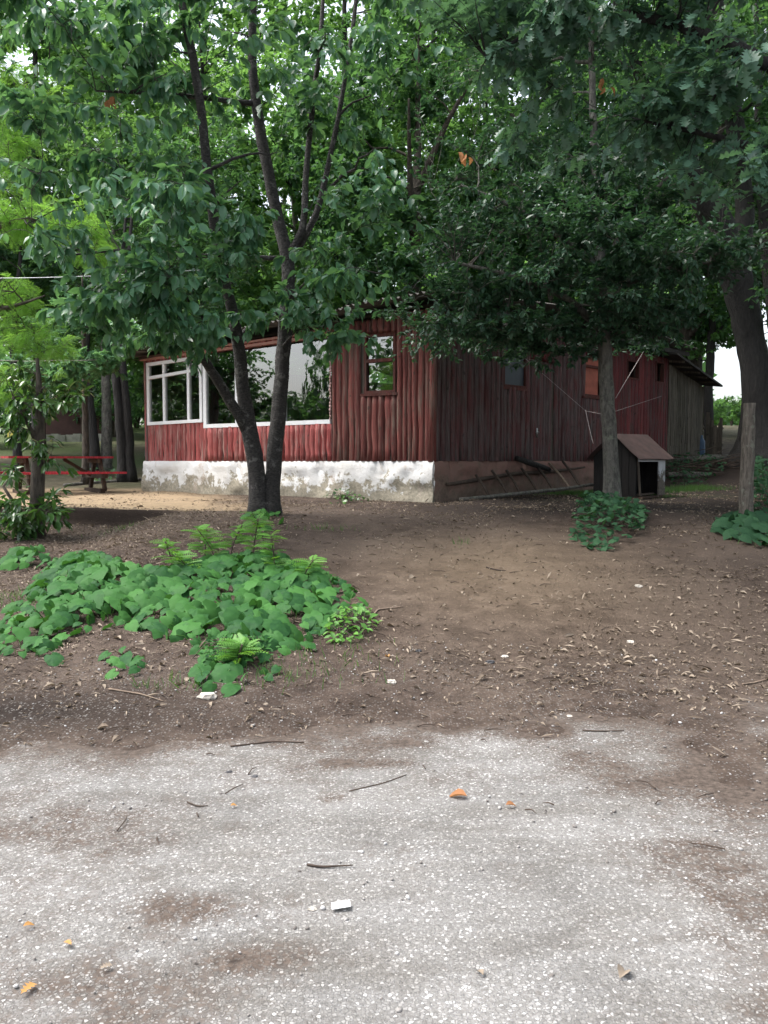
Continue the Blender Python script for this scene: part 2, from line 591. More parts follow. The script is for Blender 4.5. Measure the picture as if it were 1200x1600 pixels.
def road_mat():
    m, nt, b = new_mat('road_asphalt')
    g = nt.nodes.new('ShaderNodeNewGeometry')
    # exposed pale aggregate in grey binder
    wob = nt.nodes.new('ShaderNodeTexNoise')
    wob.inputs['Scale'].default_value = 45
    nt.links.new(g.outputs['Position'], wob.inputs['Vector'])
    vm = nt.nodes.new('ShaderNodeVectorMath')
    vm.operation = 'MULTIPLY_ADD'
    vm.inputs[1].default_value = (.009, .009, .009)
    nt.links.new(wob.outputs['Color'], vm.inputs[0])
    nt.links.new(g.outputs['Position'], vm.inputs[2])
    vo = nt.nodes.new('ShaderNodeTexVoronoi')
    vo.inputs['Scale'].default_value = 88
    vo.inputs['Randomness'].default_value = 1
    nt.links.new(vm.outputs[0], vo.inputs['Vector'])
    vb = nt.nodes.new('ShaderNodeTexVoronoi')
    vb.inputs['Scale'].default_value = 150
    nt.links.new(vm.outputs[0], vb.inputs['Vector'])
    ss = nt.nodes.new('ShaderNodeSeparateColor')
    nt.links.new(vo.outputs['Color'], ss.inputs[0])
    s2 = nt.nodes.new('ShaderNodeSeparateColor')
    nt.links.new(vb.outputs['Color'], s2.inputs[0])
    big = noise_on(nt, (1, 1, 1), 1.3, 5, .65)
    fine = noise_on(nt, (1, 1, 1), 90, 5, .7)
    binder = ramp(nt, fine, [(.3, (.12, .115, .108)), (.7, (.28, .272, .26))])
    chips = ramp(nt, s2.outputs[0], [(.2, (.13, .127, .125)), (.8, (.28, .277, .275))])
    c = mixc(nt, ramp(nt, vb.outputs['Distance'], [(.35, g1(1)), (.5, g1(0))]), binder, chips)
    st = ramp(nt, ss.outputs[0], [(0, (.17, .163, .153)), (.4, (.27, .263, .252)), (.8, (.37, .363, .35)), (1, (.58, .572, .56))])
    ve = nt.nodes.new('ShaderNodeTexVoronoi')
    ve.feature = 'DISTANCE_TO_EDGE'
    ve.inputs['Scale'].default_value = 88
    nt.links.new(vm.outputs[0], ve.inputs['Vector'])
    shape = ramp(nt, ve.outputs['Distance'], [(.05, g1(0)), (.16, g1(1))])
    pick = ramp(nt, ss.outputs[1], [(.40, g1(0)), (.44, g1(1))])
    sm = mixc(nt, 1.0, shape, pick, 'MULTIPLY')
    c = mixc(nt, sm, c, st)
    c = mixc(nt, .7, c, ramp(nt, big, [(.3, g1(.58)), (.62, g1(1.0))]), 'MULTIPLY')
    band = noise_on(nt, (.7, 2.2, 1), 1.6, 6, .7)
    c = mixc(nt, .8, c, ramp(nt, band, [(.32, (.60, .57, .53)), (.58, g1(1.0))]), 'MULTIPLY')
    # soil washed over it
    at = nt.nodes.new('ShaderNodeAttribute')
    at.attribute_name = 'dirt'
    n1 = noise_on(nt, (1, 1, 1), 5, 8, .75)
    n2 = noise_on(nt, (1, 1, 1), 30, 5, .75)
    a1 = node(nt, 'ShaderNodeMath', operation='MULTIPLY_ADD')
    a1.inputs[1].default_value = 1.8
    nt.links.new(n1, a1.inputs[0])
    nt.links.new(at.outputs['Fac'], a1.inputs[2])
    a2 = node(nt, 'ShaderNodeMath', operation='MULTIPLY_ADD')
    a2.inputs[1].default_value = .7
    nt.links.new(n2, a2.inputs[0])
    nt.links.new(a1.outputs[0], a2.inputs[2])
    # 1.1*n1 + .5*n2 + dirt  ; noise mean .8
    dm = ramp(nt, a2.outputs[0], [(.0, g1(0)), (1.0, g1(1))])
    mr = nt.nodes.new('ShaderNodeMapRange')
    mr.inputs['From Min'].default_value = 1.42
    mr.inputs['From Max'].default_value = 2.0
    nt.links.new(a2.outputs[0], mr.inputs['Value'])
    lowst = mixc(nt, .9, mr.outputs[0], mixc(nt, 1.0, mr.outputs[0], mixc(nt, 1.0, g1(1), mixc(nt, .82, g1(0), sm), 'SUBTRACT'), 'MULTIPLY'))
    mr2 = nt.nodes.new('ShaderNodeMapRange')
    mr2.inputs['From Min'].default_value = 1.75
    mr2.inputs['From Max'].default_value = 2.25
    nt.links.new(a2.outputs[0], mr2.inputs['Value'])
    lowst = mixc(nt, 1.0, lowst, mr2.outputs[0], 'LIGHTEN')
    soil = ramp(nt, n2, [(.34, (.034, .025, .020)), (.66, (.125, .097, .079))])
    c = mixc(nt, lowst, c, soil)
    nt.links.new(c, b.inputs['Base Color'])
    b.inputs['Roughness'].default_value = .85
    b.inputs['Specular IOR Level'].default_value = .3
    h = mixc(nt, .4, sm, fine)
    bump(nt, b, h, .7, .006)
    return m


M['ground'] = ground_mat()
M['road'] = road_mat()


def plaster_mat(name, top, low, stain, zsplit, soft):
    """old rendered plinth: paint on the upper part, flaked to the bare render lower down"""
    m, nt, b = new_mat(name)
    g = nt.nodes.new('ShaderNodeNewGeometry')
    sx = nt.nodes.new('ShaderNodeSeparateXYZ')
    nt.links.new(g.outputs['Position'], sx.inputs[0])
    n = noise_on(nt, (1, 1, 1), 4.5, 7, .7)
    n2 = noise_on(nt, (1, 1, 1), 2.0, 5, .6)
    n3 = noise_on(nt, (1, 1, 1), 22, 5, .7)
    ad = node(nt, 'ShaderNodeMath', operation='MULTIPLY_ADD')
    ad.inputs[1].default_value = 1.7
    nt.links.new(n, ad.inputs[0])
    nt.links.new(sx.outputs[2], ad.inputs[2])
    mr = nt.nodes.new('ShaderNodeMapRange')
    mr.inputs['From Min'].default_value = zsplit + .85 - soft
    mr.inputs['From Max'].default_value = zsplit + .85 + soft
    nt.links.new(ad.outputs[0], mr.inputs['Value'])
    lowc = mixc(nt, ramp(nt, n3, [(.35, g1(0)), (.65, g1(1))]), low, tuple(q * .55 for q in low))
    topc = mixc(nt, ramp(nt, n2, [(.35, g1(0)), (.7, g1(.35))]), top, low)
    c = mixc(nt, mr.outputs[0], lowc, topc)
    c = mixc(nt, ramp(nt, noise_on(nt, (1, 1, .6), 2.6, 6, .7), [(.58, g1(0)), (.68, g1(.75))]), c, stain)
    nt.links.new(c, b.inputs['Base Color'])
    b.inputs['Roughness'].default_value = .9
    bump(nt, b, mixc(nt, .5, n, n3), .8, .03)
    return m


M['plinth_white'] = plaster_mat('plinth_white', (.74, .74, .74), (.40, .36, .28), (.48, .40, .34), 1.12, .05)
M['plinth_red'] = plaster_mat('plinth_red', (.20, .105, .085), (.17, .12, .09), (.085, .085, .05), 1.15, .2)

# ------------------------------------------------------------------ ground and road


def axis(fine_a, fine_b, step, lo, hi):
    a = list(np.arange(fine_a, fine_b, step))
    s, x = step, fine_a
    while x > lo:
        s *= 1.22
        x -= s
        a.insert(0, x)
    s, x = step, fine_b
    while x < hi:
        a.append(x)
        s *= 1.22
        x += s
    return np.array(a)


def grid(xs, ys, zfn):
    X, Y = np.meshgrid(xs, ys)
    Z = zfn(X, Y)
    nx, ny = len(xs), len(ys)
    i = np.arange(ny - 1)[:, None] * nx + np.arange(nx - 1)[None]
    f = np.stack([i, i + 1, i + nx + 1, i + nx], -1).reshape(-1, 4)
    return X, Y, np.stack([X, Y, Z], -1).reshape(-1, 3), f


xs = axis(-9, 12, .07, -400, 400)
ys = axis(2.6, 16, .07, -300, 450)
ys = np.unique(np.concatenate([ys[(ys < 11.88) | (ys > 12.22)], np.arange(11.88, 12.225, .017)]))
X, Y, v, f = grid(xs, ys, gz)


def blob(X, Y, cx, cy, rx, ry, a=1.0):
    return a * np.exp(-(((X - cx) / rx) ** 2 + ((Y - cy) / ry) ** 2))


nz = vnoise(X * 2.2, Y * 2.2, 9)
sand_and_light = sstep(-1.6, -3.0, X + .35 * (Y - 13) + (nz - .5) * .8) * sstep(12.08, 12.2, Y + (nz - .5) * .1) * (1 - sstep(17.6, 18.6, Y)) * (1 - sstep(-9, -12, X)) * 1.0
sand_and_light = sand_and_light + blob(X, Y, 1.3, 8.3, 1.5, 1.9, .30)  # pool of light from the canopy gap, painted into the soil colour
grassy = blob(X, Y, 5.7, 15.3, .75, .5, 1.1) + blob(X, Y, 3.2, 14.3, .9, .6, .8) \
    + sstep(-2, -5, X) * sstep(17.8, 19.5, Y) * (.25 + .75 * sstep(.35, .65, vnoise(X * .35, Y * .35, 5))) \
    + sstep(30, 40, Y) * sstep(-1, -6, X) + sstep(30, 38, Y) * .3
moist_and_shade = blob(X, Y, -2.3, 4.75, 1.3, .35, 1.0) + sstep(11.6, 11.95, Y) * (1 - sstep(12.08, 12.14, Y)) * (1 - sstep(-3.6, -2.7, X)) * .8 + sstep(4.9, 6.2, Y) * (1 - sstep(13, 15, Y)) * sstep(1.0, 2.2, X) * .25 + sstep(10.2, 12.5, Y) * sstep(-.5, 1.2, X) * (1 - sstep(24, 30, Y)) * .95  # damp rut at left; shade painted on the terrace face and beside the house
gravelly = (1 - sstep(4.7, 6.0, Y + (nz - .5))) * .6
gb = Buf()
gb.add(v, f)
ground = gb.build('ground', M['ground'], attr={'sand_and_light': sand_and_light.ravel(), 'grassy': np.clip(grassy.ravel(), 0, 1), 'moist_and_shade': np.clip(moist_and_shade.ravel(), 0, 1), 'gravelly': gravelly.ravel()})
ground['kind'] = 'structure'

xs = axis(-3, 3.4, .05, -120, 120)
ys = np.concatenate([np.linspace(-40, 1.4, 14), np.arange(1.5, 5.9, .05)])
X, Y, v, f = grid(xs, ys, lambda x, y: 0.0 * x + (vnoise(x * 1.7, y * 1.7, 21) - .5) * .012)
edge = gz(X, Y)
dirt = 1.15 * np.exp(-np.clip(-edge - .002, 0, 1) / .021) * (.75 + .5 * vnoise(X * 3, Y * 3, 71))
for px, py, rx, ry, a in ((1120, 1240, .45, .38, .62), (1190, 1420, .28, .4, .6), (1000, 1215, .4, .15, .45), (1060, 1330, .25, .18, .45),
                          (300, 1420, .24, .10, .6), (370, 1500, .13, .09, .65), (150, 1530, .26, .10, .5), (60, 1290, .4, .3, .4),
                          (210, 1300, .25, .2, .42), (560, 1195, .3, .07, .7), (1180, 1150, .4, .3, .5), (230, 1590, .3, .08, .5),
                          (700, 1350, .4, .12, .12), (1190, 1570, .12, .15, .5), (520, 1250, .1, .05, .6), (460, 1500, .2, .1, .35)):
    c = P(px, py, 1.0) - EYE
    d = 1.5 / -c[2]
    dirt = dirt + blob(X, Y, c[0] * d, c[1] * d, rx, ry, a)
rb = Buf()
rb.add(v, f)
road = rb.build('road', M['road'], attr={'dirt': dirt.ravel()})
road['kind'] = 'structure'

# ------------------------------------------------------------------ leaf shapes (x across, y along, z up; length 1)


def leaf_rows(widths, fold=.12, curl=.15, wave=0.0, y=None):
    """leaf blade with a midrib; widths = half widths at inner rows"""
    n = len(widths) + 1
    v = [(0, 0, 0)]
    ys_ = np.linspace(0, 1, n + 1) if y is None else np.array(y)
    for i, wd in enumerate(widths):
        yy = ys_[i + 1]
        zc = -curl * yy * yy
        wv = wave * (1 if i % 2 else -1)
        v += [(-wd, yy, zc + fold * wd * 2 + wv), (0, yy, zc), (wd, yy, zc + fold * wd * 2 - wv)]
    v.append((0, 1, -curl))
    k = len(widths)
    tri = [(0, 2, 1), (0, 3, 2)]
    quad = []
    for i in range(k - 1):
        a = 1 + i * 3
        quad += [(a, a + 1, a + 4, a + 3), (a + 1, a + 2, a + 5, a + 4)]
    a = 1 + (k - 1) * 3
    e = len(v) - 1
    tri += [(a, a + 1, e), (a + 1, a + 2, e)]
    return np.array(v, float), [np.array(tri)] + ([np.array(quad)] if quad else [])


T_CHERRY = leaf_rows([.14, .25, .25, .12], .22, .28, .012, [0, .16, .40, .66, .85, 1])
T_LAUREL = leaf_rows([.12, .17, .14], .2, .2, .0)
T_OAK = leaf_rows([.04, .17, .06, .25, .08, .31, .11, .25, .07], .12, .2, .0, [0, .14, .24, .34, .46, .56, .68, .78, .89, .95, 1])
T_DIAMOND = (np.array([(0, 0, 0), (.30, .48, .05), (0, 1, -.1), (-.30, .48, .05)], float), [np.array([(0, 1, 2), (0, 2, 3)])])
T_SMALL = (np.array([(0, 0, 0), (.24, .35, .05), (.2, .65, .02), (0, 1, -.1), (-.2, .65, .02), (-.24, .35, .05)], float),
           [np.array([(0, 1, 2, 3), (0, 3, 4, 5)])])


def spray(n, blade, wd, drop=.12):
    """feathery compound leaf: narrow leaflets on both sides of a midrib"""
    v, q = [], []
    for i in range(n):
        y = .12 + .86 * i / n
        ln = blade * (1 - .55 * abs(i / n - .35) * 1.6)
        for s in (-1, 1):
            a = len(v)
            v += [(0, y, -drop * y * y), (s * ln * .5, y + ln * .12 + wd, -drop * y * y + .01), (s * ln, y + ln * .35, -drop * y * y - .03), (s * ln * .5, y + ln * .12 - wd, -drop * y * y + .01)]
            q.append((a, a + 1, a + 2, a + 3))
    return np.array(v, float), [np.array(q)]


T_FEATHER = spray(11, .34, .022, .25)
T_PINNATE = spray(9, .24, .05, .3)


def heart(seed=0):
    """heart-shaped blade: notch at the stalk, drooping rim, slightly wavy"""
    r_ = np.random.default_rng(seed)
    th = np.linspace(-math.pi, math.pi, 19)[:-1] + math.pi / 9
    v = [(0, 0.12, 0.03)]
    out = []
    for a in th:
        r = .50 * (1 + .14 * math.cos(2 * a)) * (1 - .55 * math.exp(-((abs(a) - math.pi) / .3) ** 2)) * (1 + .42 * math.exp(-(a / .22) ** 2))
        out.append((math.sin(a) * r * 1.0, .30 + math.cos(a) * r, -.07 * (r / .5) ** 2 + r_.uniform(-.045, .045)))
    inner = [(x * .55, .2 + (y - .2) * .55, z * .25 + r_.uniform(-.015, .015)) for x, y, z in out]
    v += inner + out
    n = len(out)
    tri = [(0, 1 + (i + 1) % n, 1 + i) for i in range(n)]
    quad = [(1 + i, 1 + (i + 1) % n, 1 + n + (i + 1) % n, 1 + n + i) for i in range(n)]
    return np.array(v, float), [np.array(tri), np.array(quad)]


T_HEART = [heart(k) for k in range(4)]


def ivy():
    pts = [(0, 0), (.28, -.1), (.42, .12), (.30, .3), (.34, .62), (.12, .62), (0, 1.0), (-.12, .62), (-.34, .62), (-.30, .3), (-.42, .12), (-.28, -.1)]
    v = [(0, .25, .03)] + [(x, y, -.08 * (x * x + (y - .25) ** 2) * 2) for x, y in pts]
    n = len(pts)
    return np.array(v, float), [np.array([(0, 1 + (i + 1) % n, 1 + i) for i in range(n)])]


T_IVY = ivy()


def frames(t, up):
    t = t / (np.linalg.norm(t, axis=1)[:, None] + 1e-9)
    s = np.cross(t, up)
    s /= np.linalg.norm(s, axis=1)[:, None] + 1e-9
    n = np.cross(s, t)
    return s, t, n


def add_leaves(buf, tpl, pos, t, up, size, tint):
    v, fs = tpl
    s, t, n = frames(t, up)
    w_ = pos[:, None] + size[:, None, None] * (v[None, :, 0:1] * s[:, None] + v[None, :, 1:2] * t[:, None] + v[None, :, 2:3] * n[:, None])
    k = len(v)
    base = (np.arange(len(pos)) * k)[:, None, None]
    buf.add(w_.reshape(-1, 3), [(f[None] + base).reshape(-1, f.shape[1]) for f in fs], np.repeat(tint, k))


def leaf_parts(parent, mat, tpl, pos, t, up, size, tint, limit, name='leaf', rest='foliage'):
    """the leaves that show largest become objects of their own, the rest one mesh"""
    px, py, dep = project(pos)
    app = size / np.maximum(dep, .1)
    app[(px < -10) | (px > 1210) | (py < -10) | (py > 1610) | (dep < .3)] = 0
    order = np.argsort(-app)
    sel = order[:limit]
    sel = sel[app[sel] > 0]
    tpls = tpl if isinstance(tpl, list) else [tpl]
    meshes = []
    for q in tpls:
        for tt in (.1, .35, .6, .9):
            bb = Buf()
            bb.add(q[0], q[1], tt)
            meshes.append((tt, bb.mesh(name, mat)))
    s_, t_, n_ = frames(t, up)
    org = parent_origin(parent)
    for i in sel:
        cand = sorted(meshes, key=lambda q: abs(q[0] - tint[i]) + .001 * random.random())[:len(tpls)]
        o = bpy.data.objects.new(name, random.choice(cand)[1])
        col.objects.link(o)
        o.parent = parent
        sc = size[i]
        m = Matrix.Identity(4)
        for r in range(3):
            m[r][0], m[r][1], m[r][2] = s_[i][r] * sc, t_[i][r] * sc, n_[i][r] * sc
            m[r][3] = pos[i][r] - org[r]
        o.matrix_local = m
    msk = np.ones(len(pos), bool)
    msk[sel] = False
    if msk.any():
        b = Buf()
        kk = np.arange(len(pos)) % len(tpls)
        for q in range(len(tpls)):
            mm = msk & (kk == q)
            if mm.any():
                add_leaves(b, tpls[q], pos[mm], t[mm], up[mm], size[mm], tint[mm])
        b.build(rest, mat, parent, kind='stuff')


# ------------------------------------------------------------------ trees


def unit(v):
    return v / (np.linalg.norm(v) + 1e-9)


def make_tree(name, base, stems, blobs, bark, leaf, tpl, n_limb, n_twig, per_twig, size, label=None, cat='tree', group=None,
              min_z=1.5, droop=.35, flat=.6, parts=0, twig_leaf_len=.55, sides=9, limb_r=.018, root=True, twig_geo=True, spread=.8, stem_sides=12, soft=2.4, clump=None):
    e = empty(name, base, label, cat, group)
    tb, lb = Buf(), Buf()
    sk_p, sk_r = [], []
    for pts, rad in stems:
        p, r = resample(pts, rad, .22)
        if root and abs(p[0][2] - base[2]) < .4:
            h = p[:, 2] - base[2]
            r = r * (1 + .4 * np.exp(-np.clip(h, 0, 9) / .16))
        p[1:-1] += (rng.random((len(p) - 2, 3)) - .5) * np.minimum(r[1:-1, None] * .25, .018)
        tube(tb, p, r, stem_sides, True, .10)
        sk_p.append(p[p[:, 2] > min_z])
        sk_r.append(r[p[:, 2] > min_z])
    SP = np.concatenate(sk_p)
    SR = np.concatenate(sk_r)
    wts = np.array([b[2] for b in blobs], float)
    wts /= wts.sum()

    def sample(n):
        k = rng.choice(len(blobs), n, p=wts)
        q = rng.normal(size=(n, 3))
        q /= np.linalg.norm(q, axis=1)[:, None]
        q *= rng.random((n, 1)) ** (1 / soft)
        c = np.array([blobs[i][0] for i in k])
        r = np.array([np.broadcast_to(blobs[i][1], 3) for i in k])
        return c + q * r

    def link(Pt, SP, SR, up_pref):
        d = np.linalg.norm(SP - Pt, axis=1)
        cost = d + up_pref * np.maximum(0, SP[:, 2] - Pt[2] + .25 * d) + rng.random(len(d)) * .08 * d
        k = int(np.argmin(cost))
        return SP[k], SR[k], d[k]

    def curve(a, b, n, bow):
        t = np.linspace(0, 1, n)[:, None]
        L = np.linalg.norm(b - a)
        p = a * (1 - t) + b * t
        p += np.sin(t * math.pi) * np.array([rng.normal() * .06, rng.normal() * .06, bow]) * L
        if n > 3:
            p[1:-1] += rng.normal(size=(n - 2, 3)) * L * .02
        return p

    for Pt in sample(n_limb):
        a, ra, d = link(Pt, SP, SR, .9)
        p = curve(a, Pt, 7, .08)
        r0 = min(ra * .65, limb_r * d + .008)
        r = np.linspace(r0, max(.004, r0 * .22), 7)
        tube(lb, p, r, 6, False)
        pp, rr = resample(p, r, .18)
        k = len(pp) // 4
        SP = np.concatenate([SP, pp[k:]])
        SR = np.concatenate([SR, rr[k:]])
    pos, tt, up, sz, ti = [], [], [], [], []
    if clump:
        kc, sx_, sz_c = clump
        cen_ = sample(max(1, n_twig // kc))
        tg_ = cen_[rng.integers(0, len(cen_), n_twig)] + rng.normal(size=(n_twig, 3)) * [sx_, sx_, sz_c]
    else:
        tg_ = sample(n_twig)
    for Pt in tg_:
        a, ra, d = link(Pt, SP, SR, .5)
        if d < .12:
            Pt = a + unit(rng.normal(size=3)) * .25
            d = .25
        p = curve(a, Pt, 5, .05)
        p[-1, 2] -= .12 * d * droop
        if twig_geo:
            r0 = min(ra * .7, .006 + .004 * d)
            tube(lb, p, np.linspace(r0, .0025, 5), 3, False)
        k = max(3, int(per_twig * (.6 + .8 * rng.random())))
        seg = min(.85, twig_leaf_len / max(d, .05) + .15)
        s = 1 - seg * rng.random(k)
        s[: min(3, k)] = [1.0, .97, .93][: min(3, k)]
        x = s * 4
        i0 = np.clip(x.astype(int), 0, 3)
        q = p[i0] + (p[i0 + 1] - p[i0]) * (x - i0)[:, None]
        td = unit(p[-1] - p[-2])
        side = rng.normal(size=(k, 3))
        side[:, 2] *= flat
        side -= np.outer(side @ td, td) * .6
        side /= np.linalg.norm(side, axis=1)[:, None]
        t = td[None] * .55 + side * spread
        t[:, 2] -= droop * (0.3 + rng.random(k))
        pos.append(q)
        tt.append(t)
        u_ = rng.normal(size=(k, 3)) * .38
        u_[:, 2] += 1
        up.append(u_)
        sz.append(size * (.65 + .6 * rng.random(k)))
        ti.append(np.clip(rng.random(k) * .7 + rng.random() * .3, 0, 1))
    tb.build('trunk', bark, e)
    lb.build('branches', bark, e, kind='stuff')
    pos, tt, up, sz, ti = (np.concatenate(q) for q in (pos, tt, up, sz, ti))
    if parts:
        leaf_parts(e, leaf, tpl, pos, tt, up, sz, ti, parts, rest='crown')
    else:
        cb = Buf()
        add_leaves(cb, tpl, pos, tt, up, sz, ti)
        cb.build('crown', leaf, e, kind='stuff')
    return e


def PP(lst):
    return np.array([P(*q) for q in lst])


# the forked tree in front of the house
b0 = G(415, 806)
D = b0[1]
st = []
sc_ = .76 * D / F
left = PP([(404, 812, D), (405, 760, D), (398, 705, D - .05), (386, 668, D - .1), (379, 600, D - .2), (373, 540, D - .35), (367, 500, D - .45), (350, 440, D - .6),
           (336, 360, D - .8), (325, 280, D - .9), (316, 170, D - 1.0), (300, 80, D - 1.0), (282, 0, D - 1.0), (262, -140, D - .9), (255, -300, D - .9)])
st.append((left, np.array([20, 17, 17, 16, 13, 12.5, 11, 10, 9.5, 9, 8, 7.5, 7, 5, 2]) * sc_))
right = PP([(424, 812, D + .05), (425, 750, D + .05), (430, 700, D + .08), (435, 655, D + .1), (440, 600, D + .1), (443, 545, D + .1), (446, 500, D + .1), (452, 420, D + .1),
            (450, 395, D + .1), (434, 345, D + .1), (415, 250, D), (401, 170, D), (393, 100, D - .1), (395, 0, D - .1), (400, -140, D - .1), (410, -320, D)])
st.append((right, np.array([19, 16, 16, 16, 15, 14.5, 14, 14, 13, 12, 11.5, 10.5, 8.5, 7.5, 5, 2]) * sc_))
st.append((PP([(386, 672, D - .1), (372, 650, D - .2), (348, 605, D - .4), (322, 566, D - .7), (300, 540, D - .9), (270, 500, D - 1.2), (240, 470, D - 1.5)]), np.array([13, 11, 10, 8.5, 6, 4, 2]) * sc_))
st.append((PP([(448, 400, D + .1), (466, 388, D), (476, 360, D), (478, 270, D + .1), (490, 150, D + .2), (502, 60, D + .2), (510, -120, D + .3)]), np.array([10, 8, 7.5, 6, 5.5, 5, 2]) * sc_))
st.append((PP([(455, 400, D + .1), (480, 372, D + .1), (500, 320, D + .2), (508, 280, D + .2), (526, 200, D + .3), (545, 90, D + .3), (560, -30, D + .3), (575, -200, D + .3)]), np.array([8, 7, 6.5, 6, 5, 4.5, 4, 2]) * sc_))
st.append((PP([(400, 162, D), (370, 160, D - .2), (300, 150, D - .7), (220, 145, D - 1.3), (150, 142, D - 1.8)]), np.array([6, 5, 4.5, 3, 1.5]) * sc_))
st.append((PP([(440, 404, D), (380, 402, D - .3), (300, 400, D - .8), (200, 388, D - 1.4), (100, 400, D - 1.9)]), np.array([5, 4.5, 4, 3, 1.5]) * sc_))
st.append((PP([(372, 530, D - .35), (385, 510, D - .3), (405, 494, D - .1), (440, 486, D + .1)]), np.array([8, 6, 6, 5]) * sc_))
st.append((PP([(327, 300, D - .9), (305, 310, D - 1), (285, 312, D - 1.2), (240, 300, D - 1.6), (180, 320, D - 2.2)]), np.array([6, 5, 4, 3, 1.5]) * sc_))
cherry_blobs = [
    (P(110, 90, D - 2), (1.1, 1.1, .8), 1.4), (P(230, 60, D - 1.3), (.9, 1.2, .8), 1.2), (P(90, 230, D - 2.2), (.9, 1.0, .6), .8), (P(230, 220, D - 1.8), (.9, 1, .6), 1.3),
    (P(110, 370, D - 2.5), (.75, .9, .4), .4), (P(250, 350, D - 2), (.8, 1, .5), 1.1), (P(215, 445, D - 2.2), (.75, .8, .4), .8), (P(290, 520, D - 1.9), (.25, .4, .32), .28),
    (P(340, 440, D - 1.4), (.5, .8, .5), .5), (P(370, 300, D - 1.0), (.7, 1.0, .9), .8), (P(330, 60, D - .8), (.8, 1, .8), .8), (P(450, 80, D - .3), (.7, .9, .9), .7),
    (P(560, 300, D - .6), (.6, .9, .6), .5), (P(545, 440, D - .9), (.75, .7, .28), .5), (P(500, 380, D - 1), (.6, .7, .3), .4), (P(480, 500, D - .5), (.45, .5, .25), .25), (P(530, 525, D - .3), (.4, .4, .16), .25), (P(400, 490, D - .9), (.5, .5, .2), .3), (P(270, 535, D - 1.2), (.5, .4, .15), .2),
    (P(560, 120, D), (.7, .9, .9), .75), (P(190, -150, D - 1), (1.8, 1.6, 1.2), 1.4), (P(420, -170, D - .4), (1.7, 1.6, 1.2), .8), (P(640, -60, D), (.8, .9, .7), .25)]
make_tree('forked_tree', b0, st, cherry_blobs, M['bark_cherry'], M['leaf_cherry'], T_CHERRY, 90, 860, 12, .15,
          'dark-barked tree with two leaning stems in front of the white-framed windows', min_z=2.3, droop=.55, parts=300, twig_leaf_len=.4, clump=(7, .26, .09))

# the straight grey tree in front of the right wall
b1 = G(957, 793)
D1 = b1[1]
sc_ = D1 / F
st = [(PP([(958, 800, D1), (955, 740, D1), (952, 680, D1), (948, 600, D1), (944, 530, D1), (940, 470, D1 - .05), (938, 400, D1 - .05), (930, 280, D1 - .1), (925, 120, D1), (920, -80, D1)]),
       np.array([13.5, 12, 11.5, 11, 10.5, 10, 8, 6, 5, 2]) * sc_),
      (PP([(944, 520, D1), (915, 490, D1 - .2), (880, 460, D1 - .5), (800, 430, D1 - 1), (710, 410, D1 - 1.3)]), np.array([7, 6, 5, 3.5, 2]) * sc_),
      (PP([(944, 535, D1), (900, 520, D1 + .2), (830, 512, D1 + .3), (740, 505, D1 + .4)]), np.array([6, 5, 4, 2]) * sc_),
      (PP([(941, 480, D1), (980, 440, D1 - .3), (1040, 415, D1 - .7), (1110, 410, D1 - 1)]), np.array([6, 5, 4, 2]) * sc_),
      (PP([(941, 450, D1), (960, 380, D1 + .3), (1000, 320, D1 + .5), (1050, 270, D1 + .5)]), np.array([6, 5, 4, 2]) * sc_),
      (PP([(939, 420, D1), (880, 370, D1), (800, 320, D1 - .2), (720, 290, D1 - .4)]), np.array([6, 5, 4, 2]) * sc_)]
hb = []
for px, py, d, rx, rz, wt in ((760, 455, D1 - .6, 1.0, .28, 1.0), (880, 400, D1 - .9, 1.1, .3, 1.1), (1010, 420, D1 - .9, .9, .32, 1.0), (690, 480, D1 - .3, .6, .22, .45),
                             (850, 520, D1 - .1, 1.0, .26, 1.05), (740, 530, D1 + .4, .7, .2, .45), (1020, 510, D1, .6, .25, .6), (1100, 400, D1 - .8, .5, .3, .5),
                             (800, 330, D1 - .2, 1.0, .4, .9), (960, 320, D1, 1.1, .45, 1.0), (700, 380, D1, .6, .3, .4), (880, 230, D1 + .4, 1.3, .6, 1.0),
                             (1030, 200, D1 + .4, 1.0, .6, .7), (720, 250, D1 + .4, .7, .5, .4), (900, 60, D1 + .4, 1.8, .9, 1.6), (900, -150, D1 + .4, 2.2, 1.1, 2.4),
                             (860, 560, D1 + .3, .6, .14, .35), (960, 480, D1 - .6, .9, .3, 1.0), (940, 380, D1 - 1.2, .9, .5, 1.0), (930, 250, D1 - 1.0, 1.0, .6, .8), (660, 505, D1 + .5, .5, .12, .3), (1000, 530, D1 + .6, .7, .15, .4), (780, 520, D1 - .3, .9, .22, .8)):
    hb.append((P(px, py, d), (rx * 1.3, 1.5, rz * .9), wt))
make_tree('small_leaved_tree', b1, st, hb, M['bark_grey'], M['leaf_hornbeam'], T_SMALL, 160, 3000, 18, .092,
          'straight grey-barked tree standing beside the wooden kennel', min_z=2.6, droop=.18, flat=.25, twig_leaf_len=.5, soft=1.5, clump=(12, .34, .06))

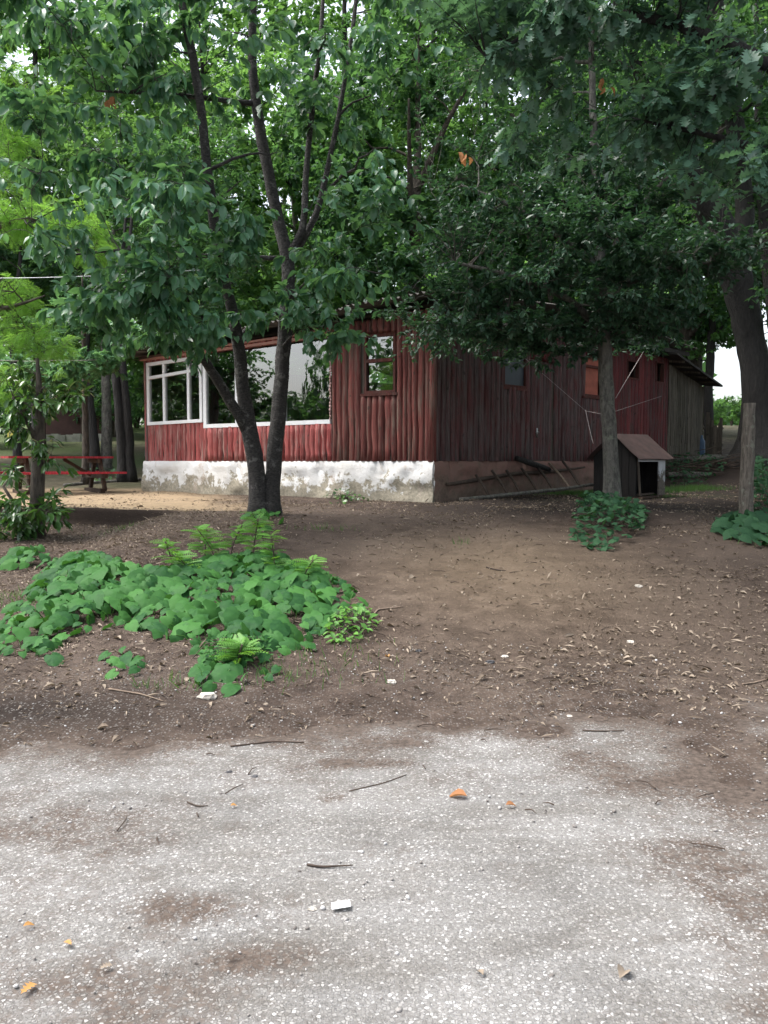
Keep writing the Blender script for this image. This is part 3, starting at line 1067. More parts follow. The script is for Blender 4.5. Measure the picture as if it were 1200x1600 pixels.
# the old leaning oak at the right edge
b2 = np.array([9.0, 19.8, float(gz(9.0, 19.8))])
D2 = b2[1]
sc_ = D2 / F
st = [(PP([(1192, 722, D2), (1188, 690, D2), (1185, 640, D2), (1181, 590, D2), (1173, 530, D2), (1160, 468, D2 - .1), (1143, 410, D2 - .2), (1122, 350, D2 - .3), (1092, 290, D2 - .4), (1064, 250, D2 - .6), (1040, 205, D2 - .9), (1000, 120, D2 - 1.5), (960, 0, D2 - 2)]),
       np.array([52, 36, 25, 22, 21.5, 23, 24, 24, 18, 14, 11, 8, 4]) * sc_),
      (PP([(1122, 370, D2 - .3), (1100, 300, D2 - .3), (1085, 240, D2 - .3), (1078, 160, D2 - .3), (1068, 60, D2 - .3), (1062, -100, D2 - .3), (1060, -350, D2)]), np.array([19, 16, 14, 13, 12, 9, 3]) * sc_),
      (PP([(1150, 440, D2 - .1), (1165, 330, D2 + .2), (1150, 200, D2 + .3), (1125, 80, D2 + .3), (1110, -120, D2 + .2), (1100, -350, D2)]), np.array([16, 14, 14, 13, 10, 3]) * sc_),
      (PP([(1225, 712, D2 + 1.2), (1222, 640, D2 + 1.2), (1214, 520, D2 + 1.3), (1200, 400, D2 + 1.4), (1190, 250, D2 + 1.4), (1180, 0, D2 + 1.4)]), np.array([20, 15, 13, 12, 10, 4]) * sc_)]
ob = [(P(1000, 60, D2 - 2), (2.6, 2.2, 1.5), 1.2), (P(1130, 20, D2), (2.8, 2.6, 2.0), 1.3), (P(1080, -250, D2), (4.5, 4, 3.0), 2.0), (P(1250, 150, D2), (2.5, 3, 2.2), 1.0),
      (P(960, 250, D2 - 1), (2, 2, 1.1), .8), (P(1250, 400, D2 + .5), (2, 2.5, 1.8), .8), (P(800, -100, D2 - 2), (3.2, 3, 2.2), 1.3), (P(1150, 230, D2 + 2), (2.2, 2, 1.6), .7), (P(870, 130, D2 - 1), (2.2, 2, 1.6), .8)]
make_tree('old_oak', b2, st, ob, M['bark_dark'], M['leaf_wood_dark'], T_SMALL, 110, 1500, 17, .17,
          'thick dark leaning tree trunk near the right edge, behind the bare post', min_z=3.5, droop=.3, twig_leaf_len=.9, limb_r=.02, clump=(8, .5, .15))

# oak boughs with lobed leaves reaching in from the upper right
b3 = np.array([5.6, 7.6, float(gz(5.6, 7.6))])
st = [(np.array([b3, b3 + [0, 0, 1.5], b3 + [-.1, .1, 3], b3 + [-.2, .1, 5], b3 + [-.3, .2, 8]]), np.array([.24, .2, .19, .16, .05])),
      (np.array([b3 + [-.1, .1, 3.0], P(1260, 130, 7.5), P(1080, 40, 7.6), P(900, 10, 7.7), P(760, 90, 7.8)]), np.array([.09, .07, .05, .03, .012])),
      (np.array([b3 + [-.1, .1, 2.6], P(1280, 260, 7.6), P(1150, 220, 7.7), P(1010, 190, 7.8)]), np.array([.07, .05, .03, .012])),
      (np.array([b3 + [-.2, .1, 4.5], P(1100, -260, 7.8), P(850, -250, 8), P(650, -200, 8)]), np.array([.09, .06, .04, .015]))]
kb = []
for px, py, d, rx, rz, wt in ((860, 90, 7.7, .5, .28, 0.60), (760, 175, 7.8, .35, .2, 0.33), (690, 195, 7.8, .25, .12, .25), (920, 30, 7.5, .55, .28, 0.54), (1000, 170, 7.8, .3, .15, .3), (1080, 130, 7.6, .35, .2, .45),
                             (1160, 230, 7.5, .4, .3, 0.48), (1170, 120, 7.4, .4, .3, 0.36), (1010, 220, 8, .2, .08, .15), (1060, 20, 7.6, .5, .3, 0.36), (780, 20, 7.9, .5, .3, .5), (900, -150, 8, 1.3, .6, 1.56), (1200, -100, 7.6, 1.2, .7, 1.69),
                             (1000, -420, 9, 2.2, 1.0, 8.70), (1150, -420, 12, 2.4, 1.2, 8.70), (800, -480, 11, 1.8, 1.0, 4.64), (1190, 330, 7.4, .22, .18, .25), (830, 200, 8, .3, .15, .3)):
    kb.append((P(px, py, d), (rx, .6, rz), wt))
make_tree('oak_tree', b3, st, kb, M['bark_dark'], M['leaf_oak'], T_OAK, 110, 1900, 11, .155,
          'oak with pale lobed leaves whose boughs reach in from the upper right', min_z=3.0, droop=.35, parts=300, twig_leaf_len=.3, flat=.4, clump=(5, .2, .07))

# feathery bright conifer at the left edge
b4 = np.array([-6.6, 12.3, float(gz(-6.6, 12.3))])
st = [(np.array([b4, b4 + [0, 0, 2], b4 + [.05, 0, 5], b4 + [0, 0, 10]]), np.array([.2, .16, .12, .03])),
      (np.array([b4 + [0, 0, 3.6], P(40, 335, 11.3), P(110, 370, 10.8)]), np.array([.04, .025, .01])),
      (np.array([b4 + [0, 0, 2.8], P(20, 480, 11.3), P(70, 462, 10.9)]), np.array([.04, .025, .01]))]
fb = []
for px, py, d, rx, rz, wt in ((30, 340, 11.3, .55, .35, 1.0), (120, 350, 10.8, .45, .25, .75), (10, 460, 11.3, .4, .35, .8), (60, 530, 11.5, .5, .35, .8), (-40, 250, 11.6, .6, .5, .7),
                             (30, 140, 11.8, .7, .25, .3), (-60, 50, 11.8, .9, .7, .6), (10, 600, 11.6, .35, .3, .4), (20, 210, 11.7, .4, .3, .4), (160, 400, 10.8, .25, .2, .25), (-100, -150, 12, 1.2, 1.2, .6)):
    fb.append((P(px, py, d), (rx, .7, rz), wt))
make_tree('feathery_tree', b4, st, fb, M['bark_brown'], M['leaf_conifer'], T_FEATHER, 70, 560, 9, .16,
          'feathery bright yellow-green tree at the left edge', min_z=2.2, droop=.3, flat=.3, twig_leaf_len=.5)

# glossy laurel at the left
b5 = G(58, 838)
D5 = b5[1]
sc_ = D5 / F
st = [(PP([(55, 845, D5), (57, 790, D5), (60, 720, D5), (63, 660, D5), (62, 610, D5), (58, 560, D5)]), np.array([13, 11, 10, 8, 5, 2.5]) * sc_),
      (PP([(61, 700, D5), (40, 650, D5 - .1), (20, 620, D5 - .2)]), np.array([4, 3, 2]) * sc_),
      (PP([(50, 830, D5), (25, 790, D5 - .1), (5, 760, D5 - .15)]), np.array([4, 3, 2]) * sc_)]
lb_ = []
for px, py, d, rx, rz, wt in ((60, 625, D5 - .2, .42, .22, .8), (110, 620, D5 - .2, .22, .15, .3), (15, 660, D5 - .2, .25, .3, .5), (70, 700, D5 - .25, .16, .25, .35), (40, 800, D5 - .25, .42, .3, 1.3), (10, 830, D5 - .3, .35, .25, .8),
                             (20, 740, D5 - .2, .2, .2, .3), (85, 790, D5 - .3, .25, .2, .45), (30, 590, D5, .3, .2, .4)):
    lb_.append((P(px, py, d), (rx, .35, rz), wt))
make_tree('laurel', b5, st, lb_, M['bark_brown'], M['leaf_laurel'], T_LAUREL, 26, 135, 9, .15,
          'laurel with long glossy leaves round a thin stem, left foreground', 'shrub', min_z=b5[2] + .12, droop=.45, parts=300, twig_leaf_len=.25, flat=.7)


# slender trees behind the picnic table
def slender(name, basepx, toppx, wpx, bark, label, crown, seed_mat, n=330, size=.15, tpl=T_SMALL):
    b = G(*basepx)
    d = b[1]
    s_ = d / F
    top = P(toppx[0], toppx[1], d)
    top2 = top + np.array([.3, .2, 3.5])
    st = [(np.array([b, b * .6 + top * .4 + [.03, 0, 0], top, top2]), np.array([wpx * .62, wpx * .5, wpx * .42, wpx * .12]) * s_)]
    bl = [(P(px, py, d + dd), (rx, rx, rz), wt) for px, py, dd, rx, rz, wt in crown]
    return make_tree(name, b, st, bl, bark, seed_mat, tpl, 40, n, 15, size, label, group='slender trees behind the picnic table', min_z=3.0, droop=.3, twig_leaf_len=.8)


slender('slender_tree', (150, 742), (132, 560), 15, M['bark_dark'], 'leaning dark trunk behind the picnic table, leftmost of the four trunks there', [(100, 400, 1, 1.7, 1.4, 1), (60, 250, 2, 2.0, 1.6, 1)], M['leaf_wood_dark'])
slender('slender_tree', (166, 741), (164, 520), 15, M['bark_grey'], 'lighter grey straight trunk behind the right end of the picnic table', [(190, 400, 1, 1.8, 1.2, 1), (170, 250, 1, 1.8, 1.5, 1), (120, 510, .5, 1.3, .7, .6)], M['leaf_wood'])
slender('slender_tree', (193, 753), (178, 560), 14, M['bark_dark'], 'curving dark trunk right of the picnic table, left of a close pair', [(230, 440, 1, 1.5, 1.2, 1), (250, 300, 1, 1.6, 1.4, 1)], M['leaf_wood_dark'])
slender('slender_tree', (205, 753), (189, 540), 13, M['bark_dark'], 'dark trunk nearest the left corner of the house', [(290, 400, 1.5, 1.7, 1.3, 1), (330, 260, 2, 1.8, 1.5, 1)], M['leaf_wood_dark'])
slender('slender_tree', (28, 742), (20, 540), 12, M['bark_dark'], 'dark trunk carrying the small yellow notice at the left edge', [(0, 420, 1, 1.7, 1.4, 1), (-40, 280, 1, 1.8, 1.4, .6)], M['leaf_wood_dark'])

# pale maple foliage between the trunks and the house
b6 = np.array([-6.9, 19.2, float(gz(-6.9, 19.2))])
make_tree('maple_tree', b6, [(np.array([b6, b6 + [.05, -.1, 1.6], b6 + [.2, -.5, 3.2], b6 + [.3, -.8, 4.6]]), np.array([.09, .07, .05, .015]))],
          [(P(150, 565, 17.0), (.75, .7, .28), 1), (P(185, 515, 17.2), (.75, .7, .4), 1), (P(95, 590, 17.0), (.6, .7, .3), .8), (P(80, 520, 17.2), (.7, .7, .4), .8), (P(130, 480, 17.4), (.8, .8, .4), .7), (P(40, 570, 17.2), (.5, .6, .3), .5)],
          M['bark_brown'], M['leaf_maple'], T_IVY, 50, 380, 14, .125, 'pale green low maple between the dark trunks and the house', min_z=2.4, droop=.5, twig_leaf_len=.5)


# ---- background trees: a few kinds, repeated
def big_tree(seed, h, rad, bark, leaf, size, n_twig, low, trunk_r):
    global rng
    keep = rng
    rng = np.random.default_rng(seed)
    b = np.zeros(3)
    bend = rng.normal(size=2) * .4
    st = [(np.array([[0, 0, -.3], [bend[0] * .3, bend[1] * .3, h * .25], [bend[0], bend[1], h * .55], [bend[0] * 1.4, bend[1] * 1.4, h * .95]]), np.array([trunk_r, trunk_r * .8, trunk_r * .55, .03]))]
    for k in range(4):
        a = rng.random() * 6.28
        z0 = h * (.25 + .1 * k)
        st.append((np.array([[bend[0] * .5, bend[1] * .5, z0], [math.cos(a) * rad * .4, math.sin(a) * rad * .4, z0 + h * .13], [math.cos(a) * rad * .75, math.sin(a) * rad * .75, z0 + h * .22]]), np.array([trunk_r * .45, trunk_r * .3, .03])))
    bl = []
    for k in range(16):
        a = rng.random() * 6.28
        zf = low + (1 - low) * (k + .5) / 16
        rr = rad * math.sqrt(max(.05, 1 - ((zf - .5) / .62) ** 2))
        q = rng.random() ** .6 * rr * .75
        bl.append(((math.cos(a) * q + bend[0], math.sin(a) * q + bend[1], zf * h), (rr * .55, rr * .55, h * .085), rr))
    e = make_tree('forest_tree', b, st, bl, bark, leaf, T_DIAMOND, 90, n_twig, 19, size, None, min_z=h * low * .6, droop=.3, twig_leaf_len=1.1, root=False, stem_sides=10, twig_geo=False, clump=(9, .6, .22))
    rng = keep
    return e


def place(proto, x, y, rz, s, label, group, sz=None, name=None):
    o = proto.copy()
    col.objects.link(o)
    o.name = name or proto.name.split('.')[0]
    o.location = (x, y, float(gz(x, y)) - .05)
    o.rotation_euler = (0, 0, rz)
    o.scale = (s, s, sz or s)
    tag(o, label, 'tree' if 'tree' in o.name else 'bush', group)
    for ch in proto.children:
        c = ch.copy()
        col.objects.link(c)
        c.parent = o
        c.matrix_parent_inverse = ch.matrix_parent_inverse
    return o


protoA = big_tree(1, 17, 4.3, M['bark_dark'], M['leaf_wood'], .23, 1500, .22, .24)
protoB = big_tree(2, 15, 4.0, M['bark_brown'], M['leaf_wood_dark'], .20, 1700, .26, .26)
protoC = big_tree(3, 13, 4.4, M['bark_grey'], M['leaf_wood'], .21, 1600, .16, .3)
protos = [protoA, protoB, protoC]
BG = [  # kind, px, d, rot, scale, label
    (0, 60, 27, .3, 1.0, 'tall light green tree far behind the picnic table, at the left edge'),
    (2, 240, 27, 1.9, 1.05, 'broad light green tree directly behind the left corner of the house'),
    (0, 330, 33, 2.2, 1.1, 'tall light green tree rising behind the left half of the house roof'),
    (1, 640, 27, .9, 1.0, 'dark green tree rising behind the front corner of the house'),
    (2, 520, 36, 4.1, 1.05, 'light green tree seen through the gap right of the forked tree'),
    (0, 760, 34, 3.1, 1.1, 'yellow-green tree behind the middle of the house roof'),
    (1, 880, 29, 5.2, 1.05, 'dark tree behind the roof above the straight grey tree'),
    (1, 1062, 27, .6, 1.0, 'thick grey-trunked tree just behind the right end of the roof'),
    (1, 1085, 30, 2.6, 1.0, 'darker trunk beside the thick grey trunk behind the right roof end'),
    (1, 140, 38, 1.2, 1.1, 'dark tree deep in the wood left of the house'),
    (0, 700, 44, 1.1, 1.2, 'far tree filling the gap above the house corner'),
    (0, 960, 40, 2.9, 1.2, 'far light tree behind the right wing of the house'),
    (0, 1290, 30, 2.0, 1.1, 'leafy tree standing past the right edge behind the old oak'),
    (1, -90, 24, 2.0, 1.0, 'dark tree overhanging from past the left edge'),
    (0, 540, 34, 3.6, 1.25, 'tall light tree closing the sky right of the forked tree'),
    (2, 410, 46, .2, 1.2, 'far pale tree in the gap between the two leaning stems'),
]
for k, px, d, rz, s, lab in BG:
    c = P(px, 700, d)
    place(protos[k], c[0], d, rz, s, lab, 'tall trees of the wood behind the house')
# thin dark tree right behind the roof corner
c = P(1110, 690, 26)
bt = np.array([c[0], 26, float(gz(c[0], 26))])
make_tree('thin_tree', bt, [(np.array([bt, P(1106, 620, 26), P(1112, 520, 26), P(1118, 430, 26), P(1110, 250, 26)]), np.array([.16, .14, .12, .1, .03])),
                            (np.array([P(1110, 540, 26), P(1135, 500, 25.5), P(1150, 480, 25)]), np.array([.05, .03, .015]))],
          [(P(1130, 520, 26), (.9, 1, .5), 1.0), (P(1090, 470, 26), (1.0, 1, .6), .8), (P(1130, 420, 26), (1.1, 1, .7), .9), (P(1075, 550, 26.5), (.6, .8, .35), .4)],
          M['bark_dark'], M['leaf_wood'], T_SMALL, 40, 230, 14, .15, 'thin dark trunk between the roof corner and the old oak', min_z=3.2, twig_leaf_len=.7)
# trees that the window panes mirror, left of the road
for k, x, y, rz, s, lab in ((1, -22, 11, .4, .95, 'dark tree mirrored in the left pane of the big window'), (0, -30, 15, 1.4, .8, 'tall tree mirrored in the far left window'),
                            (1, -44, 4, 2.0, .5, 'low dark tree mirrored in the right pane of the big window'), (2, -52, -4, 3.0, .52, 'low pale tree mirrored in the right pane of the big window'),
                            (2, -30, -14, 2.2, .9, 'tree mirrored in the small brown-framed window')):
    place(protos[k], x, y, rz, s, lab, 'trees left of the road mirrored in the windows')

for k, x, y, rz, s, lab in ((1, 9.6, 11.6, .4, .95, 'tree past the right edge shading the side of the cabin'), (2, 14.5, 19, 1.1, 1.0, 'broad tree past the right edge beyond the shading tree'),
                            (0, 15, 5, 2.4, .9, 'tree past the right edge beside the road'), (1, 24, 22, 4.4, 1.0, 'tree mirrored in the shaded side windows')):
    place(protos[k], x, y, rz, s, lab, 'trees right of the cabin')

# bushes under the wood
def make_bush(seed, leaf, size):
    global rng
    keep = rng
    rng = np.random.default_rng(seed)
    st = [(np.array([[0, 0, -.1], [.1 * k, .15 * (k - 1), .6], [.5 * (k - 1), .3 * (1 - k), 1.6]]), np.array([.05, .04, .01])) for k in range(3)]
    bl = [((math.cos(k * 1.1) * 1.1, math.sin(k * 1.1) * 1.1, .9 + .25 * (k % 3)), (.9, .9, .7), 1) for k in range(6)] + [((0, 0, 1.9), (.9, .9, .6), 1)]
    e = make_tree('bush', np.zeros(3), st, bl, M['bark_brown'], leaf, T_DIAMOND, 30, 420, 16, size, None, min_z=.2, twig_leaf_len=.6, root=False, twig_geo=False)
    rng = keep
    return e


bushA = make_bush(5, M['leaf_wood'], .13)
bushB = make_bush(6, M['leaf_wood_dark'], .13)
for pr, px, d, s, lab in ((bushB, -10, 31, 1.3, 'dark bush at the left edge beyond the low pale wall'), (bushA, 215, 44, 1.6, 'light bush at the far end of the lawn left of the house'), (bushB, 150, 42, 1.5, 'dark bush right of the far red cabin'),
                          (bushB, 60, 40, 1.5, 'dark bush left of the far red cabin'), (bushA, 1142, 52, .8, 'pale green bush in the bright gap left of the old oak'), (bushA, 1085, 40, .9, 'light green bush behind the rough fence'),
                          (bushA, 1250, 36, 1.6, 'green bush past the right edge behind the old oak'), (bushB, 300, 30, 1.6, 'dark bush behind the left end of the house'), (bushA, 440, 31, 1.6, 'bush behind the roof left of the house corner'), (bushB, 180, 36, 1.6, 'dark bush deep between the slender trunks')):
    c = P(px, 700, d)
    place(pr, c[0], d, px * .1, s, lab, 'bushes under the wood')
for pr, x, y, s, lab in ((bushB, -32, 7.2, 2.7, 'tall dark bush mirrored in the middle of the wide window'), (bushB, -33.5, 10, 2.8, 'dark bush mirrored in the left of the wide window'), (bushA, -36, 12.5, 2.6, 'bush mirrored in the far left window'),
                         (bushB, -31, 4.6, 2.3, 'bush mirrored left of the bright sky in the wide window'), (bushA, -30, 2.6, 2.1, 'low bush mirrored under the bright sky in the wide window'), (bushB, -26, .2, 3.4, 'tall bush mirrored in the narrow brown window'), (bushB, 20, 20, 2.4, 'bush mirrored in the shaded side window')):
    place(pr, x, y, x, s, lab, 'bushes beside the road mirrored in the windows')
place(bushB, -27.4, 3.6, .3, .62, 'slim tall bush mirrored at the right edge of the wide window', 'bushes beside the road mirrored in the windows', 3.3)
for pr in protos + [bushA, bushB]:
    for ch in list(pr.children):
        bpy.data.objects.remove(ch)
    bpy.data.objects.remove(pr)

# the wood beyond, one mass
fw = Buf()
n = 42000
a = rng.uniform(-.95, .95, n)
d = rng.uniform(58, 82, n)
hgt = 15 * (rng.random(n) ** .8) * (.55 + .6 * vnoise(a * 14, d * .02, 4)) * np.where((a > .37) & (a < .47), .10, 1)
x = d * np.tan(a)
z = gz(x, d) + hgt
add_leaves(fw, T_DIAMOND, np.stack([x, d, z], 1), rng.normal(size=(n, 3)), rng.normal(size=(n, 3)) + [0, 0, .6], rng.uniform(.55, 1.1, n), rng.random(n))
o = fw.build('far_wood', M['leaf_wood'], kind='stuff')
tag(o, 'light green mass of far woodland beyond the trees', 'woodland')

# ------------------------------------------------------------------ the house
C2 = np.array([.81, 14.0])
L2 = np.array([-5.03, 17.5])
R2 = np.array([6.97, 20.5])
E2 = np.array([8.75, 22.9])
B2 = L2 + R2 - C2
Z0 = 1.5                        # top of the plinth
house = empty('cabin', (C2[0], C2[1], float(gz(*C2))), 'long red timber cabin of upright half logs on a whitewashed plinth', 'cabin')


class Wall:
    def __init__(self, a, b, out):
        self.a = np.array([a[0], a[1], 0.0])
        d = np.array([b[0] - a[0], b[1] - a[1], 0.0])
        self.len = float(np.linalg.norm(d))
        self.w = d / self.len
        n = np.array([self.w[1], -self.w[0], 0])
        if np.dot(n[:2], np.array(out)) < 0:
            n = -n
        self.n = n
        self.rz = math.atan2(n[1], n[0]) - math.pi / 2

    def p(self, s, o, z):
        return self.a + self.w * s + self.n * o + np.array([0, 0, z])

    def box(self, buf, s0, s1, o0, o1, z0, z1):
        box(buf, self.p(s0, o0, z0), self.w * (s1 - s0), self.n * (o1 - o0), [0, 0, z1 - z0])

    def quad(self, buf, pts):
        """pts: list of (s, z) at one offset, facing outward"""
        v = np.array([self.p(s, o, z) for s, o, z in pts])
        f = np.array([[0, 1, 2, 3]])
        if np.dot(np.cross(v[1] - v[0], v[2] - v[0]), self.n) < 0:
            f = f[:, ::-1]
        buf.add(v, f)


WL = Wall(C2, L2, (-.5, -.8))
WR = Wall(C2, R2, (.7, -.7))
WE = Wall(R2, E2, (.7, -.7))


def log_mesh(seed, flat):
    r_ = np.random.default_rng(seed)
    nz_, na = 6, 6
    v = []
    ox = 0
    for i in range(nz_):
        z = i / (nz_ - 1)
        ox = r_.normal() * .005
        rr = 1 + r_.normal() * .07
        for j in range(na):
            a = math.pi * j / (na - 1)
            x = .052 * math.cos(a)
            y = .052 * math.sin(a) * (.25 if flat else 1.0)
            if flat:
                y = min(y, .010) + .004 * math.sin(a)
            v.append((ox + x * rr, y * rr, z))
    v = np.array(v)
    i = np.arange(nz_ - 1)[:, None] * na
    j = np.arange(na - 1)[None]
    f = np.stack([i + j + 1, i + j, i + na + j, i + na + j + 1], -1).reshape(-1, 4)
    b = Buf()
    caps = [np.arange(na)[None], (np.arange(na) + (nz_ - 1) * na)[None, ::-1]]
    b.add(v, [f] + caps)
    return b


LOGS = {}


def log_variants(matname, flat):
    k = (matname, flat)
    if k not in LOGS:
        LOGS[k] = [log_mesh(s, flat).mesh('log', M[matname], smooth=not flat) for s in range(8)]
    return LOGS[k]


def put_logs(parent, W, s0, s1, zb, zt, openings, matfn, wd=(.085, .12), flat=False, off=0.0, name='log'):
    s = s0
    while s < s1 - .02:
        ww = random.uniform(*wd)
        ww = min(ww, s1 - s)
        c = s + ww / 2
        segs = [(zb(c), zt(c))]
        for (a, b, za, zc) in openings:
            if a - .01 < c < b + .01:
                new = []
                for (p, q) in segs:
                    if za(c) > p:
                        new.append((p, min(q, za(c))))
                    if zc(c) < q:
                        new.append((max(p, zc(c)), q))
                segs = new
        for (p, q) in segs:
            if q - p < .04:
                continue
            m = random.choice(log_variants(matfn(c, p), flat))
            o = inst(name, m, parent, W.p(c, off + random.uniform(-.004, .006), p - random.uniform(0, .012)), (0, 0, W.rz),
                     (ww / .1 * .92, random.uniform(.75, 1.2), q - p + random.uniform(0, .012)))
        s += ww


def backing(name, W, s1, zb, zt, openings, o0, o1, mat):
    """the boarding behind the logs, with the openings cut out"""
    b = Buf()
    cuts = sorted({0.0, s1, *[q for op in openings for q in op[:2]]})
    fine = []
    for a, c in zip(cuts[:-1], cuts[1:]):
        k = max(1, int((c - a) / .5))
        fine += [(a + (c - a) * i / k, a + (c - a) * (i + 1) / k) for i in range(k)]
    for a, c in fine:
        m = (a + c) / 2
        segs = [(zb(m), min(zt(a), zt(c)))]
        for (p, q, za, zc) in openings:
            if p < m < q:
                segs = [t for (u, v_) in segs for t in ((u, min(v_, za(m))), (max(u, zc(m)), v_)) if t[1] - t[0] > .01]
        for u, v_ in segs:
            W.box(b, a, c, o0, o1, u, v_)
    return b.build(name, mat, house, smooth=False)


def lin(a, b, za, zb):
    return lambda s: za + (zb - za) * (s - a) / (b - a)


K = WL.len
ztL = lin(0, K, Z0 + 2.55, Z0 + 2.10)
zbL = lambda s: Z0
opA = (5.16, 6.70, lin(5.16, 6.70, Z0 + .77, Z0 + .74), lin(5.16, 6.70, Z0 + 2.09, Z0 + 2.03))
opB = (2.06, 5.12, lin(2.06, 5.12, Z0 + .67, Z0 + .65), lin(2.06, 5.12, Z0 + 2.22, Z0 + 2.12))
opC = (.70, 1.34, lambda s: Z0 + 1.17, lambda s: Z0 + 2.2)
opsL = [opA, opB, opC]
wallL = backing('wall', WL, K, zbL, ztL, opsL, -.12, -.02, M['inside'])
wallL['label'] = 'front wall with the white-framed windows, brighter red towards the left'


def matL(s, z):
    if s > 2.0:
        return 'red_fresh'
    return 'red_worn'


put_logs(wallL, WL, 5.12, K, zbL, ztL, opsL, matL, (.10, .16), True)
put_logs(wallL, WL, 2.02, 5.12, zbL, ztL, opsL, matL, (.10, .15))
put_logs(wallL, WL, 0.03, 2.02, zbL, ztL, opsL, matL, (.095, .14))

KR = WR.len
ztR = lin(0, KR, Z0 + 2.55, Z0 + 2.50)
zbR = lambda s: Z0 - (0.0 if s < 6.2 else min(.32, .32 * (s - 6.2) / .1))
op2 = (2.0, 2.77, lambda s: Z0 + 1.37, lambda s: Z0 + 2.25)
op3 = (4.89, 5.82, lambda s: Z0 + 1.36, lambda s: Z0 + 2.22)
op4 = (6.8, 7.4, lambda s: Z0 + 1.86, lambda s: Z0 + 2.3)
op5 = (8.27, 8.72, lambda s: Z0 + 1.87, lambda s: Z0 + 2.38)
opsR = [op2, op3, op4, op5]
door_op = (2.95, 3.72, lambda s: Z0 + .02, lambda s: Z0 + 1.95)
wallR = backing('wall', WR, KR, zbR, ztR, opsR, -.12, -.02, M['inside'])
wallR['label'] = 'shaded side wall of dull red-brown boards'


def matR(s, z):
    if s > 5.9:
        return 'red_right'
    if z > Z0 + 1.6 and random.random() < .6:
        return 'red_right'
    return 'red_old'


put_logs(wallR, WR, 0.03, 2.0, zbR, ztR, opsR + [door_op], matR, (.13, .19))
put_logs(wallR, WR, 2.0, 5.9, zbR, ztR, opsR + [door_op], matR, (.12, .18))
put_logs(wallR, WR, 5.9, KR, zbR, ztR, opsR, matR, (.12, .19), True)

# door in the side wall
db = Buf()
WR.box(db, 2.955, 3.715, -.055, -.012, Z0 + .03, Z0 + 1.94)
door = db.build('door', M['red_old'], house, smooth=False)
put_logs(door, WR, 2.965, 3.705, lambda s: Z0 + .03, lambda s: Z0 + 1.94, [], lambda s, z: 'red_old', (.09, .12), True, -.010, 'door_board')
hb_ = Buf()
WR.box(hb_, 3.14, 3.18, .012, .022, Z0 + .46, Z0 + .64)
tube(hb_, [WR.p(3.16, .02, Z0 + .56), WR.p(3.16, .06, Z0 + .56), WR.p(3.05, .065, Z0 + .555)], .010, 6)
hb_.build('door_handle', M['metal'], door)

# corner post
cp_ = Buf()
tube(cp_, [np.array([C2[0] + .0, C2[1] + .02, Z0 - .02]), np.array([C2[0] + .01, C2[1] + .03, Z0 + 1.2]), np.array([C2[0], C2[1] + .02, Z0 + 2.52])], [.075, .07, .065], 9)
cp_.build('corner_post', M['red_worn'], house)

# grey end section
ztE = lin(0, WE.len, Z0 + 2.36, Z0 + 2.02)
zbE = lambda s: float(gz(*(WE.p(s, 0, 0)[:2]))) - .05
wallE = backing('wall', WE, WE.len, zbE, ztE, [], -.12, -.02, M['inside'])
wallE['label'] = 'bare grey board wall at the far right end'
put_logs(wallE, WE, 0.02, WE.len, zbE, lambda s: Z0 + .85, [], lambda s, z: 'grey_wood', (.12, .2), True, 0, 'board')
rag = [random.uniform(.2, .75) for _ in range(40)]
put_logs(wallE, WE, 0.02, WE.len, lambda s: Z0 + rag[int(s / .28)] * (.9 if s < 1.6 else .3), ztE, [], lambda s, z: 'grey_wood', (.10, .19), True, .016, 'board')

# the hidden walls
for nm, A, Bq, out, zt_ in (('wall', L2, B2, (-1, .6), 2.1), ('wall', B2, R2, (.5, 1), 2.5)):
    Wq = Wall(A, Bq, out)
    bq = Buf()
    Wq.box(bq, 0, Wq.len, -.10, 0, Z0 - .9, Z0 + zt_)
    bq.build(nm, M['red_old'], house, smooth=False)['label'] = 'rear wall'
fb_ = Buf()
q = [np.append(C2, Z0 - .1), np.append(R2, Z0 - .1), np.append(B2, Z0 - .1), np.append(L2, Z0 - .1)]
fb_.add(np.array(q), np.array([[0, 1, 2, 3]]))
fb_.build('floor', M['inside'], house, smooth=False)


# plinth
def plinth(W, s0, s1, mat, out, label, seed, zdrop=.12):
    b = Buf()
    ss = np.arange(s0, s1 + .05, .06)
    zz = np.linspace(0, 1, 13)
    SS, ZZ = np.meshgrid(ss, zz)
    g0 = np.array([float(gz(*(W.p(s, .05, 0)[:2]))) - zdrop for s in ss])
    z = g0[None] + (Z0 - .004 - g0[None]) * ZZ
    o = out + (vnoise(SS * 4, z * 5, seed) - .5) * .085 + (vnoise(SS * 11, z * 13, seed + 1) - .5) * .035 + .03 * (1 - ZZ) - .03 * (ZZ > .98)
    # the cracked course line under the top band
    o = o - .022 * np.exp(-((z - (Z0 - .24 + (vnoise(SS * 2, SS * 0, seed + 3) - .5) * .06)) / .018) ** 2)
    v = W.a + W.w * SS[..., None] + W.n * o[..., None] + np.stack([0 * z, 0 * z, z], -1)
    nx = len(ss)
    i = np.arange(12)[:, None] * nx + np.arange(nx - 1)[None]
    f = np.stack([i, i + 1, i + nx + 1, i + nx], -1).reshape(-1, 4)
    b.add(v.reshape(-1, 3), f)
    # top ledge and inner body
    W.box(b, s0, s1, -.12, out - .03, Z0 - .9, Z0 - .008)
    p = b.build('plinth', mat, house)
    p['label'] = label
    return p


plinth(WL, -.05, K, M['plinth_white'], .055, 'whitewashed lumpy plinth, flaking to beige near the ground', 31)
plinth(WR, -.02, 6.2, M['plinth_red'], .045, 'red-brown stained plinth in the shade', 41)


